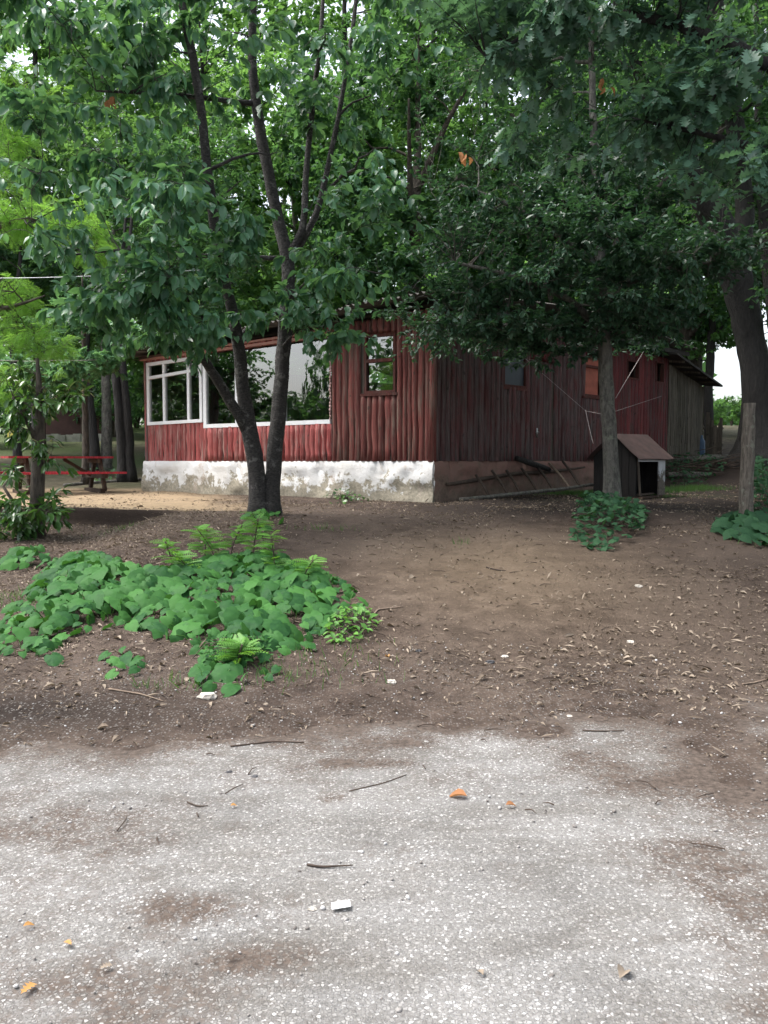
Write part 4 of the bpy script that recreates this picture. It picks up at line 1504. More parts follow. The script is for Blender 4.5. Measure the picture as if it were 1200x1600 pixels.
# windows
def pane(parent, W, s0, s1, o, z00, z01, z10, z11, gm='glass'):
    b = Buf()
    W.quad(b, [(s0, o, z00), (s1, o, z01), (s1, o, z11), (s0, o, z10)])
    b.build('pane', M[gm], parent, smooth=False)


def bar(b, W, s0, z0_, s1, z1_, wd, o0, o1):
    """frame bar between two (s, z) points"""
    a = W.p(s0, (o0 + o1) / 2, z0_)
    c = W.p(s1, (o0 + o1) / 2, z1_)
    beam(b, a, c, (o1 - o0), wd, up=np.cross(W.n, (c - a) / np.linalg.norm(c - a)))


def window(W, op, fr, mat, o0, o1, mull=(), trans=None, label=None, thin=None, sill=None, glass=True, gm='glass', skip=()):
    s0, s1, zb, zt = op
    b = Buf()
    h = fr / 2
    th = thin or fr * .8
    bar(b, W, s0, zb(s0) + h, s1, zb(s1) + h, fr, o0, o1)
    if 'top' not in skip:
        bar(b, W, s0, zt(s0) - h, s1, zt(s1) - h, fr, o0, o1)
    for s, sg in ((s0, 1), (s1, -1)):
        if sg == 1 and 'side' in skip:
            continue
        bar(b, W, s + sg * h, zb(s) + fr, s + sg * h, zt(s) - fr, fr, o0 + .002, o1 - .002)
    for s in mull:
        bar(b, W, s, zb(s) + fr, s, zt(s) - fr, th, o0 + .004, o1 - .004)
    if trans:
        bar(b, W, s0 + fr, trans(s0), s1 - fr, trans(s1), th, o0 + .006, o1 - .006)
    win = b.build('window', mat, house, smooth=False)
    if label:
        win['label'] = label
    if glass:
        ed = [s0 + h, *mull, s1 - h]
        for a, c in zip(ed[:-1], ed[1:]):
            om = (o0 + o1) / 2
            if trans:
                pane(win, W, a, c, om, zb(a) + h, zb(c) + h, trans(a), trans(c), gm)
                pane(win, W, a, c, om + .001, trans(a), trans(c), zt(a) - h, zt(c) - h, gm)
            else:
                pane(win, W, a, c, om, zb(a) + h, zb(c) + h, zt(a) - h, zt(c) - h, gm)
    if sill:
        sb = Buf()
        bar(sb, W, s0 - .06, zb(s0) - .02, s1 + .06, zb(s1) - .02, .045, -.02, sill)
        sb.build('sill', mat, win, smooth=False)
    return win


trA = lin(5.16, 6.70, Z0 + 1.82, Z0 + 1.72)
window(WL, opA, .065, M['white_paint'], -.05, .035, (5.53, 6.21), trA, 'white window with two mullions and a row of small top lights', .06)
window(WL, opB, .075, M['white_paint'], -.05, .04, (3.12, 4.26), None, 'wide white-framed window mirroring trees and sky', .065, skip=('top', 'side'))
window(WL, opC, .05, M['frame_brown'], -.07, .03, (), lambda s: Z0 + 1.74, 'narrow brown-framed window near the corner', .06, .07)
window(WR, op2, .05, M['frame_brown'], -.06, .03, (), lambda s: Z0 + 2.03, 'brown-framed window in the shaded wall', .05, .05, gm='dull_pane')
w3 = window(WR, op3, .05, M['frame_brown'], -.06, .03, (), lambda s: Z0 + 2.0, 'window closed with an orange-red plywood sheet', .05, .06, glass=False)
pb = Buf()
WR.box(pb, 4.94, 5.58, -.045, -.03, Z0 + 1.41, Z0 + 1.985)
pb.build('plywood_sheet', M['ply'], w3, smooth=False)
pb = Buf()
WR.box(pb, 4.94, 5.77, -.04, -.025, Z0 + 2.015, Z0 + 2.17)
pb.build('plywood_strip', M['ply'], w3, smooth=False)
window(WR, op4, .04, M['frame_brown'], -.06, .03, (), None, 'small dark high window', .04, glass=False)
window(WR, op5, .035, M['frame_brown'], -.08, .02, (), None, 'small open hatch high in the wall', .04, glass=False)

# flaking white-pink filler down the right edge of the wide window
fl = Buf()
for k in range(26):
    z = Z0 + .72 + k * .058
    r = random.uniform(.012, .026)
    o = WL.p(2.045 + random.uniform(-.008, .008), .045, z)
    tube(fl, [o, o + [0, 0, .03], o + [random.uniform(-.01, .01), 0, .055]], [r * .6, r, r * .5], 6)
fl.build('window_filler', plain_mat('filler', (.55, .38, .36), .9, .4, 40), house)

# batten under the eave
eb = Buf()
bar(eb, WL, 2.2, ztL(2.2) - .16, K + .05, ztL(K) - .0, .05, .03, .06)
bar(eb, WL, 2.2, ztL(2.2) - .08, K + .05, ztL(K) + .045, .035, .05, .09)
eb.build('eave_batten', M['pink_batten'], house, smooth=False)

# roof
UP = np.array([0, 0, 1.0])
ov = .38


def roofpt(s, v_):
    """s along the front wall from the corner, v_ towards the back (0..1)"""
    p = C2 + (L2 - C2) * s + (R2 - C2) * v_
    h = (2.70 * (1 - s) + 2.22 * s) * (1 - v_) + (2.74 * (1 - s) + 2.35 * s) * v_ + .55 * math.sin(max(0, min(1, v_)) * math.pi) * (.5 + .5 * s)
    return np.array([p[0], p[1], Z0 + h])


rdk = Buf()
gs = np.linspace(-.02, 1.03, 8)
gv = np.linspace(-.02, 1.02, 8)
pts = np.array([[roofpt(s, v_) - [0, 0, .09] for s in gs] for v_ in gv]).reshape(-1, 3)
i = np.arange(7)[:, None] * 8 + np.arange(7)[None]
f = np.stack([i, i + 1, i + 9, i + 8], -1).reshape(-1, 4)
rdk.add(np.concatenate([pts, pts - [0, 0, .04]]), [f, f[:, ::-1] + 64])
roof = rdk.build('roof', M['roof_dark'], house, smooth=False)
ns = 9
for k in range(ns):
    s0 = -.07 + k * (1.07 + .07) / ns
    s1 = s0 + (1.07 + .07) / ns + .012
    b = Buf()
    m = 49
    vs = np.linspace(-.065, 1.06, 9)
    vv = []
    for v_ in vs:
        for j in range(m):
            t = s0 + (s1 - s0) * j / (m - 1)
            p = roofpt(t, v_)
            p[2] += .022 * math.sin(j * math.pi / 3) + (.012 if k % 2 else 0) - .02 + .01 * math.sin(k * 2.1 + v_ * 3)
            vv.append(p)
    i = np.arange(8)[:, None] * m + np.arange(m - 1)[None]
    f = np.stack([i, i + 1, i + m + 1, i + m], -1).reshape(-1, 4)
    vv = np.array(vv)
    b.add(np.concatenate([vv, vv - [0, 0, .008]]), [f, f[:, ::-1] + len(vv)])
    b.build('roof_sheet', M['roof'], roof)
# eave board along the side wall
e2 = Buf()
bar(e2, WR, -.3, Z0 + 2.60, KR + .5, Z0 + 2.62, .10, .28, .31)
e2.build('eave_board', M['roof_dark'], house, smooth=False)
# lean-to roof over the grey end
lt = Buf()
pA, pB_ = R2 + WE.n[:2] * .4 - WE.w[:2] * .6, E2 + WE.n[:2] * .4 + WE.w[:2] * .45
pC, pD = E2 - WE.n[:2] * 3 + WE.w[:2] * .45, R2 - WE.n[:2] * 3 - WE.w[:2] * .6
zz = [2.56, 2.08, 2.5, 2.9]
vq = np.array([[*p, Z0 + h] for p, h in zip((pA, pB_, pC, pD), zz)])
lt.add(np.concatenate([vq, vq - [0, 0, .05]]), np.array([[0, 1, 2, 3], [7, 6, 5, 4], [0, 4, 5, 1], [1, 5, 6, 2], [2, 6, 7, 3], [3, 7, 4, 0]]))
lt.build('lean_to_roof', M['roof_dark'], house, smooth=False)
for k in range(5):
    s = .1 + k * .65
    rb_ = Buf()
    beam(rb_, WE.p(s, .36, ztE(min(s, WE.len)) + .07), WE.p(s, -.6, ztE(min(s, WE.len)) + .18), .05, .08)
    rb_.build('rafter', M['grey_wood'], house, smooth=False)

# ------------------------------------------------------------------ picnic table
tc = np.array([-6.67, 17.0])
tz = float(gz(*tc)) - .01
table = empty('picnic_table', (tc[0], tc[1], tz), 'red-topped picnic table with attached benches on the sandy yard', 'picnic table')
ang = R(36)
ux = np.array([math.cos(ang), math.sin(ang), 0])
uy = np.array([-math.sin(ang), math.cos(ang), 0])
T0 = np.array([tc[0], tc[1], tz])


def tp(x, y, z):
    return T0 + ux * x + uy * y + UP * z


for k in range(4):
    b = Buf()
    yy = -.36 + k * .185
    box(b, tp(-1.02, yy, .715), ux * 2.04, uy * .17, UP * .04)
    b.build('table_plank', M['table_red'], table, smooth=False)
for sy in (-1, 1):
    for k in range(2):
        b = Buf()
        y0 = sy * .72 + (k - 1) * .15
        box(b, tp(-1.12, y0, .40), ux * 2.24, uy * .14, UP * .04)
        b.build('bench_plank', M['table_red'], table, smooth=False)
for sx in (-.72, .72):
    b = Buf()
    box(b, tp(sx - .03, -.80, .31), ux * .06, uy * 1.6, UP * .09)
    b.build('bench_bearer', M['brown_wood'], table, smooth=False)
    b = Buf()
    box(b, tp(sx - .05, -.55, 0), ux * .10, uy * 1.1, UP * .09)
    b.build('foot', M['brown_wood'], table, smooth=False)
    b = Buf()
    box(b, tp(sx - .03, -.34, .62), ux * .06, uy * .68, UP * .09)
    b.build('top_bearer', M['brown_wood'], table, smooth=False)
    for sy in (-1, 1):
        b = Buf()
        beam(b, tp(sx + .065, sy * .50, .06), tp(sx + .065, sy * .16, .70), .07, .09, uy)
        b.build('leg', M['brown_wood'], table, smooth=False)
    b = Buf()
    beam(b, tp(sx * .9, 0, .36), tp(sx * .15, 0, .70), .06, .07, uy)
    b.build('brace', M['brown_wood'], table, smooth=False)

# ------------------------------------------------------------------ kennel
ka, kb_, kc = np.array([3.80, 15.05]), np.array([4.42, 14.55]), np.array([5.12, 15.12])
kz = float(gz(*kb_)) + .0
ken = empty('kennel', (kb_[0], kb_[1], kz), 'dark wooden kennel with a brown pitched roof and an open side', 'kennel')
e1 = np.append(ka - kb_, 0)
e2v = np.append(kc - kb_, 0)
O = np.array([kb_[0], kb_[1], kz])
l1, l2 = np.linalg.norm(e1), np.linalg.norm(e2v)
d1, d2 = e1 / l1, e2v / l2


def kp(a, b_, z):
    return O + d1 * a + d2 * b_ + UP * z


EV, RDG = .80, 1.16
for bs in (0, l2 - .03):      # gable walls, made of boards
    nb = 6
    for k in range(nb):
        b = Buf()
        a0, a1 = l1 * k / nb + .003, l1 * (k + 1) / nb - .003
        h0 = EV + (RDG - EV) * (1 - abs(a0 / l1 - .5) * 2) - .04
        h1 = EV + (RDG - EV) * (1 - abs(a1 / l1 - .5) * 2) - .04
        v = np.array([kp(a0, bs, .03), kp(a1, bs, .03), kp(a1, bs, h1), kp(a0, bs, h0), kp(a0, bs + .025, .03), kp(a1, bs + .025, .03), kp(a1, bs + .025, h1), kp(a0, bs + .025, h0)])
        b.add(v, np.array([[0, 1, 2, 3], [7, 6, 5, 4], [0, 4, 5, 1], [1, 5, 6, 2], [2, 6, 7, 3], [3, 7, 4, 0]]))
        b.build('gable_board', M['kennel_wood'], ken, smooth=False)
b = Buf()
box(b, kp(l1 - .03, .03, .03), d1 * .03, d2 * (l2 - .06), UP * (EV - .06))
b.build('back_wall', M['kennel_wood'], ken, smooth=False)
b = Buf()
box(b, kp(.0, .0, .0), d1 * l1, d2 * l2, UP * .05)
b.build('floor', M['brown_wood'], ken, smooth=False)
b = Buf()
beam(b, kp(-.03, .09, .06), kp(.02, .07, .74), .045, .03, d1)
b.build('door_post', M['fence'], ken, smooth=False)
wpm = plaster_mat('kennel_white', (.55, .57, .60), (.14, .12, .10), (.4, .41, .42), kz + .36, .10)
b = Buf()
box(b, kp(-.025, l2 - .23, .06), d1 * .025, d2 * .10, UP * .68)
b.build('white_board', wpm, ken, smooth=False)
b = Buf()
box(b, kp(-.02, l2 - .12, .05), d1 * .025, d2 * .09, UP * .69)
b.build('white_board', wpm, ken, smooth=False)
b = Buf()
box(b, kp(-.015, .06, .66), d1 * .03, d2 * (l2 - .3), UP * .06)
b.build('lintel', wpm, ken, smooth=False)
b = Buf()
beam(b, kp(.05, .1, .075), kp(.12, l2 - .2, .085), .10, .025)
b.build('threshold_board', M['fence'], ken, smooth=False)
b = Buf()
beam(b, kp(-.10, -.02, .02), kp(-.02, l2 - .15, .045), .09, .03)
b.build('threshold_board', M['brown_wood'], ken, smooth=False)
for sg in (0, 1):
    b = Buf()
    a_e = -.11 if sg == 0 else l1 + .09
    he = EV - .09
    vs = []
    for t in np.linspace(0, 1, 5):
        for q_ in np.linspace(-.09, l2 + .10, 5):
            a = l1 / 2 + (a_e - l1 / 2) * t
            z = RDG + (he - RDG) * t + .008 * math.sin(q_ * 9 + t * 5) * t
            vs.append(kp(a, q_ + (.02 * math.sin(t * 7) if q_ < 0 else 0), z))
    vs = np.array(vs)
    i = np.arange(4)[:, None] * 5 + np.arange(4)[None]
    f = np.stack([i, i + 1, i + 6, i + 5], -1).reshape(-1, 4)
    b.add(np.concatenate([vs, vs - [0, 0, .012]]), [f, f[:, ::-1] + 25])
    b.build('roof_sheet', M['kennel_roof'], ken, smooth=False)
for q_ in (l2 - .21, l2 + .02):
    b = Buf()
    c0 = kp(-.06, q_, EV - .10)
    tube(b, [c0, c0 + [0, 0, .02], c0 + [0, 0, .035]], [.014, .018, .01], 7)
    b.build('nail_cap', M['white_paint'], ken)

# ------------------------------------------------------------------ ladder of rough poles against the side plinth
lo = WR.p(2.9, .55, 0)
lo[2] = float(gz(lo[0], lo[1]))
lad = empty('pole_ladder', lo, 'rough pole ladder lying on its side against the side plinth', 'ladder')


def wrg(s, o, dz):
    p = WR.p(s, o, 0)
    p[2] = float(gz(p[0], p[1])) + dz
    return p


def rail(ss, o, dz, wob, r):
    return np.array([wrg(s, o(s), dz(s)) + [0, 0, wob * math.sin(s * 1.7)] for s in ss]), r


b = Buf()
lowr = np.array([P(718, 789, 14.05), P(765, 779, 14.35), P(820, 770, 14.75), P(880, 764, 15.2), P(926, 757, 15.6)])
for q_ in lowr:
    q_[2] = max(q_[2], float(gz(q_[0], q_[1])) + .03)
tube(b, resample(lowr, [.04, .045, .045, .04, .035], .2)[0], np.linspace(.036, .03, len(resample(lowr, [1] * 5, .2)[0])), 8, True, .2)
b.build('rail', M['bark_grey'], lad)


def wall_px(px, py, off):
    u = (px - 600) / F
    sx = (C2[1] * u - C2[0]) / (WR.w[0] - WR.w[1] * u)
    q = WR.p(sx, 0, 0)
    q[2] = P(px, py, q[1])[2]
    return q + WR.n * off


b = Buf()
upr = np.array([wall_px(*q_, .12) for q_ in ((690, 757), (735, 750), (800, 739), (845, 738), (905, 730))])
uu, ur = resample(upr, [.03, .035, .035, .03, .02], .2)
tube(b, uu, ur, 8, True, .2)
b.build('rail', M['twig'], lad)
for k, (x0, y0, x1, y1) in enumerate(((732, 742, 765, 782), (757, 735, 797, 778), (780, 735, 815, 775), (804, 732, 841, 770), (829, 730, 866, 768), (847, 724, 891, 763), (868, 721, 905, 758))):
    b = Buf()
    t0 = wall_px(x0, y0, .16)
    j = P(x1, y1, float(np.interp(x1, [718, 765, 820, 880, 926], lowr[:, 1])) - .02)
    j[2] = max(j[2], float(gz(j[0], j[1])) + .03)
    tube(b, [t0, (t0 + j) / 2 + [.01, 0, .012], j], [.024, .026, .020], 7, True, .2)
    b.build('rung', M['twig_pale'] if k == 5 else M['twig'], lad)
# short dark log resting above the ladder
b = Buf()
tube(b, [WR.p(2.35, .10, 1.55), WR.p(2.75, .16, 1.45), WR.p(3.3, .22, 1.33)], [.05, .055, .05], 9, True, .15)
o = b.build('leaning_pole', M['bark_dark'])
tag(o, 'short dark pole leaning on the ladder under the door', 'pole')

# ------------------------------------------------------------------ ropes


def rope(name, pts, r, label, cat='rope', sag=.0, mat='rope'):
    pts = np.array(pts, float)
    out = []
    for a, c in zip(pts[:-1], pts[1:]):
        for t in np.linspace(0, 1, 9)[:-1]:
            p = a * (1 - t) + c * t
            p = p - UP * sag * 4 * t * (1 - t)
            out.append(p)
    out.append(pts[-1])
    b = Buf()
    tube(b, np.array(out), r, 5)
    return tag(b.build(name, M[mat]), label, cat)


knot = P(915, 642, 15.6)
rope('clothesline', [WR.p(2.0, .06, Z0 + 2.2) * 1.0, knot], .0035, 'thin pale line slanting down from the shaded brown window to a knot')
rope('clothesline', [knot, P(945, 648, 15.2), WR.p(8.4, .1, Z0 + 1.55)], .004, 'pale line running behind the grey tree up to the red wall')
rope('hanging_rope', [knot + [0, 0, .02], P(920, 665, 15.5), P(927, 693, 15.3)], .006, 'pale rope hanging from the knot down to the kennel roof', sag=.01)
rope('stay_rope', [P(962, 622, D1 + .1), WR.p(7.2, .3, Z0 + 2.62)], .0045, 'pale rope tied from the grey tree up to the roof edge')
rope('washing_line', [P(-60, 434, 10.5), P(120, 432, 10.2), P(338, 420, D - .75)], .004, 'white line strung across the left trees at head height', sag=.01, mat='white_paint')
rope('wire', [P(-40, 560, 15.5), P(90, 563, 16), WL.p(K + .1, .3, ztL(K) + .05)], .005, 'thin pale wire running from the left to the roof corner', 'wire', sag=.03)

# ------------------------------------------------------------------ posts, fence, far things
g0 = G(1166, 822)
b = Buf()
tz_ = P(1171, 630, g0[1])
pp = np.array([g0 - [0, 0, .2], g0 + (tz_ - g0) * .3 + [-.01, 0, 0], g0 + (tz_ - g0) * .65, tz_])
q_, r_ = resample(pp, [.095, .085, .08, .07], .12)
tube(b, q_, r_, 11, True, .12)
tag(b.build('bare_post', M['post_wood']), 'bare weathered wooden post on the right, in front of the old oak', 'post')

fc = P(1112, 700, 24.0)
fz = float(gz(fc[0], 24.0))
fen = empty('picket_fence', (fc[0], 24.0, fz), 'short rough fence of uneven boards past the right end of the cabin', 'fence')
for k in range(8):
    b = Buf()
    xk = fc[0] - .42 + k * .12
    yk = 23.4 + k * .16
    h = [1.35, 1.2, .95, 1.15, 1.0, .9, 1.1, 1.25][k]
    zk = float(gz(xk, yk))
    box(b, [xk, yk, zk - .05], [.095, .02, 0], [-.005, .02, 0], [random.uniform(-.04, .04), 0, h])
    b.build('picket', M['fence'], fen, smooth=False)
for hz in (.35, .85):
    b = Buf()
    beam(b, [fc[0] - .45, 23.47, fz + hz], [fc[0] + .6, 24.7, fz + hz + .05], .03, .07)
    b.build('rail', M['fence'], fen, smooth=False)
c = P(1096, 692, 22.6)
b = Buf()
bz = float(gz(c[0], 22.7))
for (h0, r0) in ((0, .13),):
    tube(b, [[c[0] + .05, 22.75, bz], [c[0] + .05, 22.75, bz + .2], [c[0] + .05, 22.75, bz + .5], [c[0] + .05, 22.75, bz + .58], [c[0] + .05, 22.75, bz + .66]], [.10, .11, .10, .05, .04], 10)
tag(b.build('plastic_can', M['blue']), 'small blue plastic can at the foot of the rough fence', 'can')

# brush pile
c0 = P(1085, 735, 19.0)
b = Buf()
for k in range(150):
    x = c0[0] + random.uniform(-.9, 1.0)
    y = 19.2 + random.uniform(-.6, 1.0)
    z = float(gz(x, y)) + abs(random.gauss(0, .16))
    a = random.uniform(-.9, .9)
    ln = random.uniform(.25, .9)
    dv = np.array([math.cos(a), math.sin(a), random.uniform(-.15, .35)]) * ln
    p = np.array([x, y, z])
    tube(b, [p, p + dv * .5 + [0, 0, random.uniform(-.03, .05)], p + dv], [random.uniform(.006, .018), .008, .004], 4, False)
tag(b.build('brush_pile', M['twig'], kind='stuff'), 'heap of dry brushwood beside the grey end wall', 'brushwood')
for k, (px, py, d, ln, r, lab) in enumerate(((1098, 712, 20.0, 1.5, .055, 'long pale log lying across the top of the brush pile'), (1075, 745, 18.7, .9, .07, 'thick short log at the front of the brush pile'), (1112, 722, 19.6, 1.1, .05, 'thin log behind the brush pile'))):
    b = Buf()
    p = P(px, py, d)
    p[2] = float(gz(p[0], p[1])) + r + (.22 if k != 1 else .0)
    dv = np.array([.95, random.uniform(-.2, .3), random.uniform(-.05, .1)]) * ln
    tube(b, [p - dv / 2, p + [0, .03, .02], p + dv / 2], [r, r * 1.05, r * .8], 8, True, .15)
    tag(b.build('log', M['bark_grey']), lab, 'log')

# log edging of the yard
b = Buf()
ep = [G(px, py) + [0, 0, .02] for px, py in ((100, 760), (130, 757), (165, 755), (200, 752), (228, 750))]
q_, r_ = resample(np.array(ep), [.045] * 5, .3)
tube(b, q_, r_, 7, True, .25)
tag(b.build('log_edging', M['bark_grey']), 'pale log edging at the back of the sandy yard, left of the house', 'edging')

# far red cabin and low pale wall
c = P(115, 688, 37)
hz = float(gz(c[0], 37))
hut = empty('far_hut', (c[0], 37, hz), 'small dull red hut far off between the trees behind the picnic table', 'hut')
b = Buf()
box(b, [c[0] - 1.3, 37, hz - .1], [2.6, 0, 0], [0, 2.4, 0], [0, 0, 1.7])
b.build('wall', plain_mat('far_red', (.05, .022, .02), .9, .3, 3), hut, smooth=False)
b = Buf()
box(b, [c[0] - 1.5, 36.8, hz + 1.62], [3.0, 0, 0], [0, 2.8, .35], [0, 0, .07])
b.build('roof', M['roof_dark'], hut, smooth=False)
b = Buf()
box(b, [c[0] + .35, 36.97, hz], [.6, 0, 0], [0, .03, 0], [0, 0, 1.35])
b.build('door', M['brown_wood'], hut, smooth=False)
c = P(118, 690, 33.5)
wz = float(gz(c[0], 33.5))
b = Buf()
for k in range(9):
    x0 = c[0] - 1.3 + k * .3
    box(b, [x0, 33.5 + .02 * (k % 2), wz - .15], [.295, 0, 0], [0, .25, 0], [0, 0, .42 + .03 * math.sin(k * 2)])
tag(b.build('low_wall', plain_mat('pale_stone', (.34, .34, .33), .9, .35, 3), smooth=False), 'low pale stone wall in front of the far red hut', 'wall')

# yellow notice on the trunk
p = P(16, 678, G(28, 742)[1] - .22)
b = Buf()
box(b, p + [-.08, 0, -.09], [.17, .01, 0], [0, .008, 0], [.01, 0, .17])
tag(b.build('notice', M['yellow'], smooth=False), 'small yellow notice on a dark trunk at the left edge', 'notice')

# ------------------------------------------------------------------ ground plants


def poly_mask(poly, pts):
    x, y = pts[:, 0], pts[:, 1]
    ins = np.zeros(len(pts), bool)
    j = len(poly) - 1
    for i in range(len(poly)):
        xi, yi = poly[i]
        xj, yj = poly[j]
        c = ((yi > y) != (yj > y)) & (x < (xj - xi) * (y - yi) / (yj - yi + 1e-12) + xi)
        ins ^= c
        j = i
    return ins


def scatter(poly, n):
    lo, hi = poly.min(0), poly.max(0)
    out = np.zeros((0, 2))
    while len(out) < n:
        q = lo + (hi - lo) * rng.random((n * 2, 2))
        out = np.concatenate([out, q[poly_mask(poly, q)]])
    return out[:n]


def thin(p, dmin):
    keep = []
    for q in p:
        if all((q[0] - k[0]) ** 2 + (q[1] - k[1]) ** 2 > dmin ** 2 for k in keep):
            keep.append(q)
    return np.array(keep)


def heart_patch(name, polypx, n, dmin, size, label, cat, h=(.07, .22), parts=300, mat='leaf_heart', extra=None):
    poly = np.array([G(*q)[:2] for q in polypx])
    pts = thin(scatter(poly, n), dmin)
    k = len(pts)
    cen = pts.mean(0)
    g = gz(pts[:, 0], pts[:, 1])
    # leaves stand higher in the middle of the patch
    nearest = np.min(np.linalg.norm(pts[:, None] - np.concatenate([poly[i] + (poly[(i + 1) % len(poly)] - poly[i]) * np.linspace(0, 1, 8)[:, None] for i in range(len(poly))])[None], axis=2), axis=1)
    hh = h[0] + (h[1] - h[0]) * sstep(0, .45, nearest) * (.6 + .6 * rng.random(k)) + .02 * rng.random(k)
    pos = np.stack([pts[:, 0], pts[:, 1], g + hh], 1)
    a = rng.random(k) * 6.28
    # blades face the light and tip towards the open side
    t = np.stack([np.cos(a) * .8 + 0.05, np.sin(a) * .8 - .55, -.28 - .35 * rng.random(k)], 1)
    up = np.stack([rng.normal(size=k) * .38, -.42 + rng.normal(size=k) * .36, np.ones(k)], 1)
    sz = size * (.5 + .85 * rng.random(k) ** 1.3)
    sz *= .7 + .3 * sstep(0, .3, nearest)
    ti = np.clip(rng.normal(.42, .28, k), 0, 1)
    e = empty(name, (cen[0], cen[1], float(gz(*cen))), label, cat)
    stb = Buf()
    for i in range(k):
        p0 = np.array([pos[i][0] + rng.normal() * .03, pos[i][1] + .03 + rng.normal() * .03, g[i] - .01])
        tube(stb, [p0, (p0 + pos[i]) / 2 + [.01, 0, .02], pos[i]], .003, 3, False)
    stb.build('stalks', M['leaf_seedling'], e, kind='stuff')
    leaf_parts(e, M[mat], T_HEART, pos, t, up, sz, ti, parts)
    return e


patch_px = [(-15, 1010), (18, 965), (55, 915), (85, 880), (130, 868), (190, 885), (250, 895), (300, 880), (360, 872), (420, 865), (475, 885), (520, 905), (560, 930), (572, 962),
            (545, 985), (500, 1000), (470, 1018), (430, 1030), (390, 1040), (350, 1055), (320, 1045), (295, 1010), (255, 1000), (200, 985), (150, 985), (110, 1005), (80, 1035), (30, 1030)]
heart_patch('heart_leaf_patch', patch_px, 2600, .075, .165, 'wide patch of heart-shaped green leaves on the bank', 'ground cover', (.04, .13))
heart_patch('heart_leaf_patch', [(300, 1045), (350, 1035), (395, 1045), (430, 1040), (440, 1058), (390, 1072), (345, 1085), (310, 1080)], 60, .09, .16, 'small outlying clump of heart-shaped leaves at the lower tip of the patch', 'ground cover', (.03, .08))
heart_patch('heart_leaf_patch', [(150, 1040), (185, 1015), (225, 1022), (235, 1050), (200, 1062), (165, 1058)], 30, .09, .14, 'few half-folded leaves on the dry litter below the patch', 'ground cover', (.03, .07))
heart_patch('heart_leaf_patch', [(1110, 830), (1130, 812), (1170, 810), (1215, 815), (1230, 850), (1200, 862), (1150, 850)], 130, .10, .27, 'broad-leaved dark plant at the foot of the bare post', 'plant', (.08, .2), mat='leaf_shade')
heart_patch('heart_leaf_patch', [(380, 812), (400, 802), (435, 805), (442, 822), (415, 830)], 40, .08, .17, 'leafy tuft at the foot of the forked tree', 'plant', (.05, .14))
heart_patch('heart_leaf_patch', [(0, 880), (30, 858), (70, 862), (85, 880), (50, 895), (10, 892)], 60, .09, .19, 'broad leaves under the laurel at the left edge', 'plant', (.06, .16))


def ivy_clump(name, polypx, n, size, hgt, label, mat, tpl, parts=0, cat='plant'):
    poly = np.array([G(*q)[:2] for q in polypx])
    pts = scatter(poly, n)
    cen = poly.mean(0)
    k = n
    dist = np.linalg.norm((pts - cen) / (np.ptp(poly, axis=0) / 2), axis=1)
    hh = hgt * np.clip(1.05 - dist ** 2, .06, 1) * rng.random(k) ** .6
    pos = np.stack([pts[:, 0], pts[:, 1], gz(pts[:, 0], pts[:, 1]) + .02 + hh], 1)
    t = rng.normal(size=(k, 3)) * [1, 1, .4] + [0, -.4, -.25]
    up = rng.normal(size=(k, 3)) * .4 + [0, -.35, 1]
    e = empty(name, (cen[0], cen[1], float(gz(*cen))), label, cat)
    stb = Buf()
    for i in range(0, k, max(1, k // 60)):
        p0 = np.array([cen[0] + rng.normal() * .1, cen[1] + rng.normal() * .08, float(gz(*cen)) - .02])
        tube(stb, [p0, (p0 + pos[i]) / 2 + [0, 0, .05], pos[i]], [.006, .004, .002], 3, False)
    stb.build('stems', M['twig'], e, kind='stuff')
    leaf_parts(e, M[mat], tpl, pos, t, up, size * (.6 + .7 * rng.random(k)), rng.random(k), parts, rest='foliage')
    return e


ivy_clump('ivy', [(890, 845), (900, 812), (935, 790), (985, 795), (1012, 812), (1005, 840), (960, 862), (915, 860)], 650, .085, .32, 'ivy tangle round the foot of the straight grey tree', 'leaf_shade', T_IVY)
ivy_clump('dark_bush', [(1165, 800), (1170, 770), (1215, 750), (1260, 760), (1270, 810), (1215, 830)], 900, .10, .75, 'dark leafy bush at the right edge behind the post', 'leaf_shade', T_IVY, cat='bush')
ivy_clump('small_plant', [(505, 782), (515, 768), (560, 772), (580, 786), (550, 792), (520, 790)], 140, .07, .16, 'low green weeds at the foot of the white plinth', 'leaf_laurel', T_IVY)
ivy_clump('small_plant', [(455, 770), (470, 766), (495, 768), (490, 774)], 40, .05, .08, 'tiny weeds beside the plinth left of the larger weeds', 'leaf_laurel', T_IVY)
ivy_clump('small_plant', [(500, 985), (530, 960), (580, 955), (590, 985), (560, 1005), (520, 1010)], 170, .06, .12, 'ragged small-leaved weeds at the right end of the leaf patch', 'leaf_seedling', T_SMALL)
ivy_clump('small_plant', [(300, 1015), (340, 1000), (430, 1010), (440, 1040), (380, 1050), (320, 1040)], 220, .05, .12, 'fine small-leaved weeds along the lower edge of the leaf patch', 'leaf_heart', T_SMALL)
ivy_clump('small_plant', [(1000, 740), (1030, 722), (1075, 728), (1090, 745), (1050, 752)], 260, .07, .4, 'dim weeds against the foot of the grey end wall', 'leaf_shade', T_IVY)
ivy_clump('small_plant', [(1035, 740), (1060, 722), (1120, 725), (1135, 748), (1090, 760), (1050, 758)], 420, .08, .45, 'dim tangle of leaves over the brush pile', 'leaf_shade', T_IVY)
ivy_clump('small_plant', [(105, 745), (130, 738), (190, 742), (190, 752), (130, 754)], 150, .09, .25, 'low green weeds behind the right end of the picnic table', 'leaf_wood_dark', T_IVY)

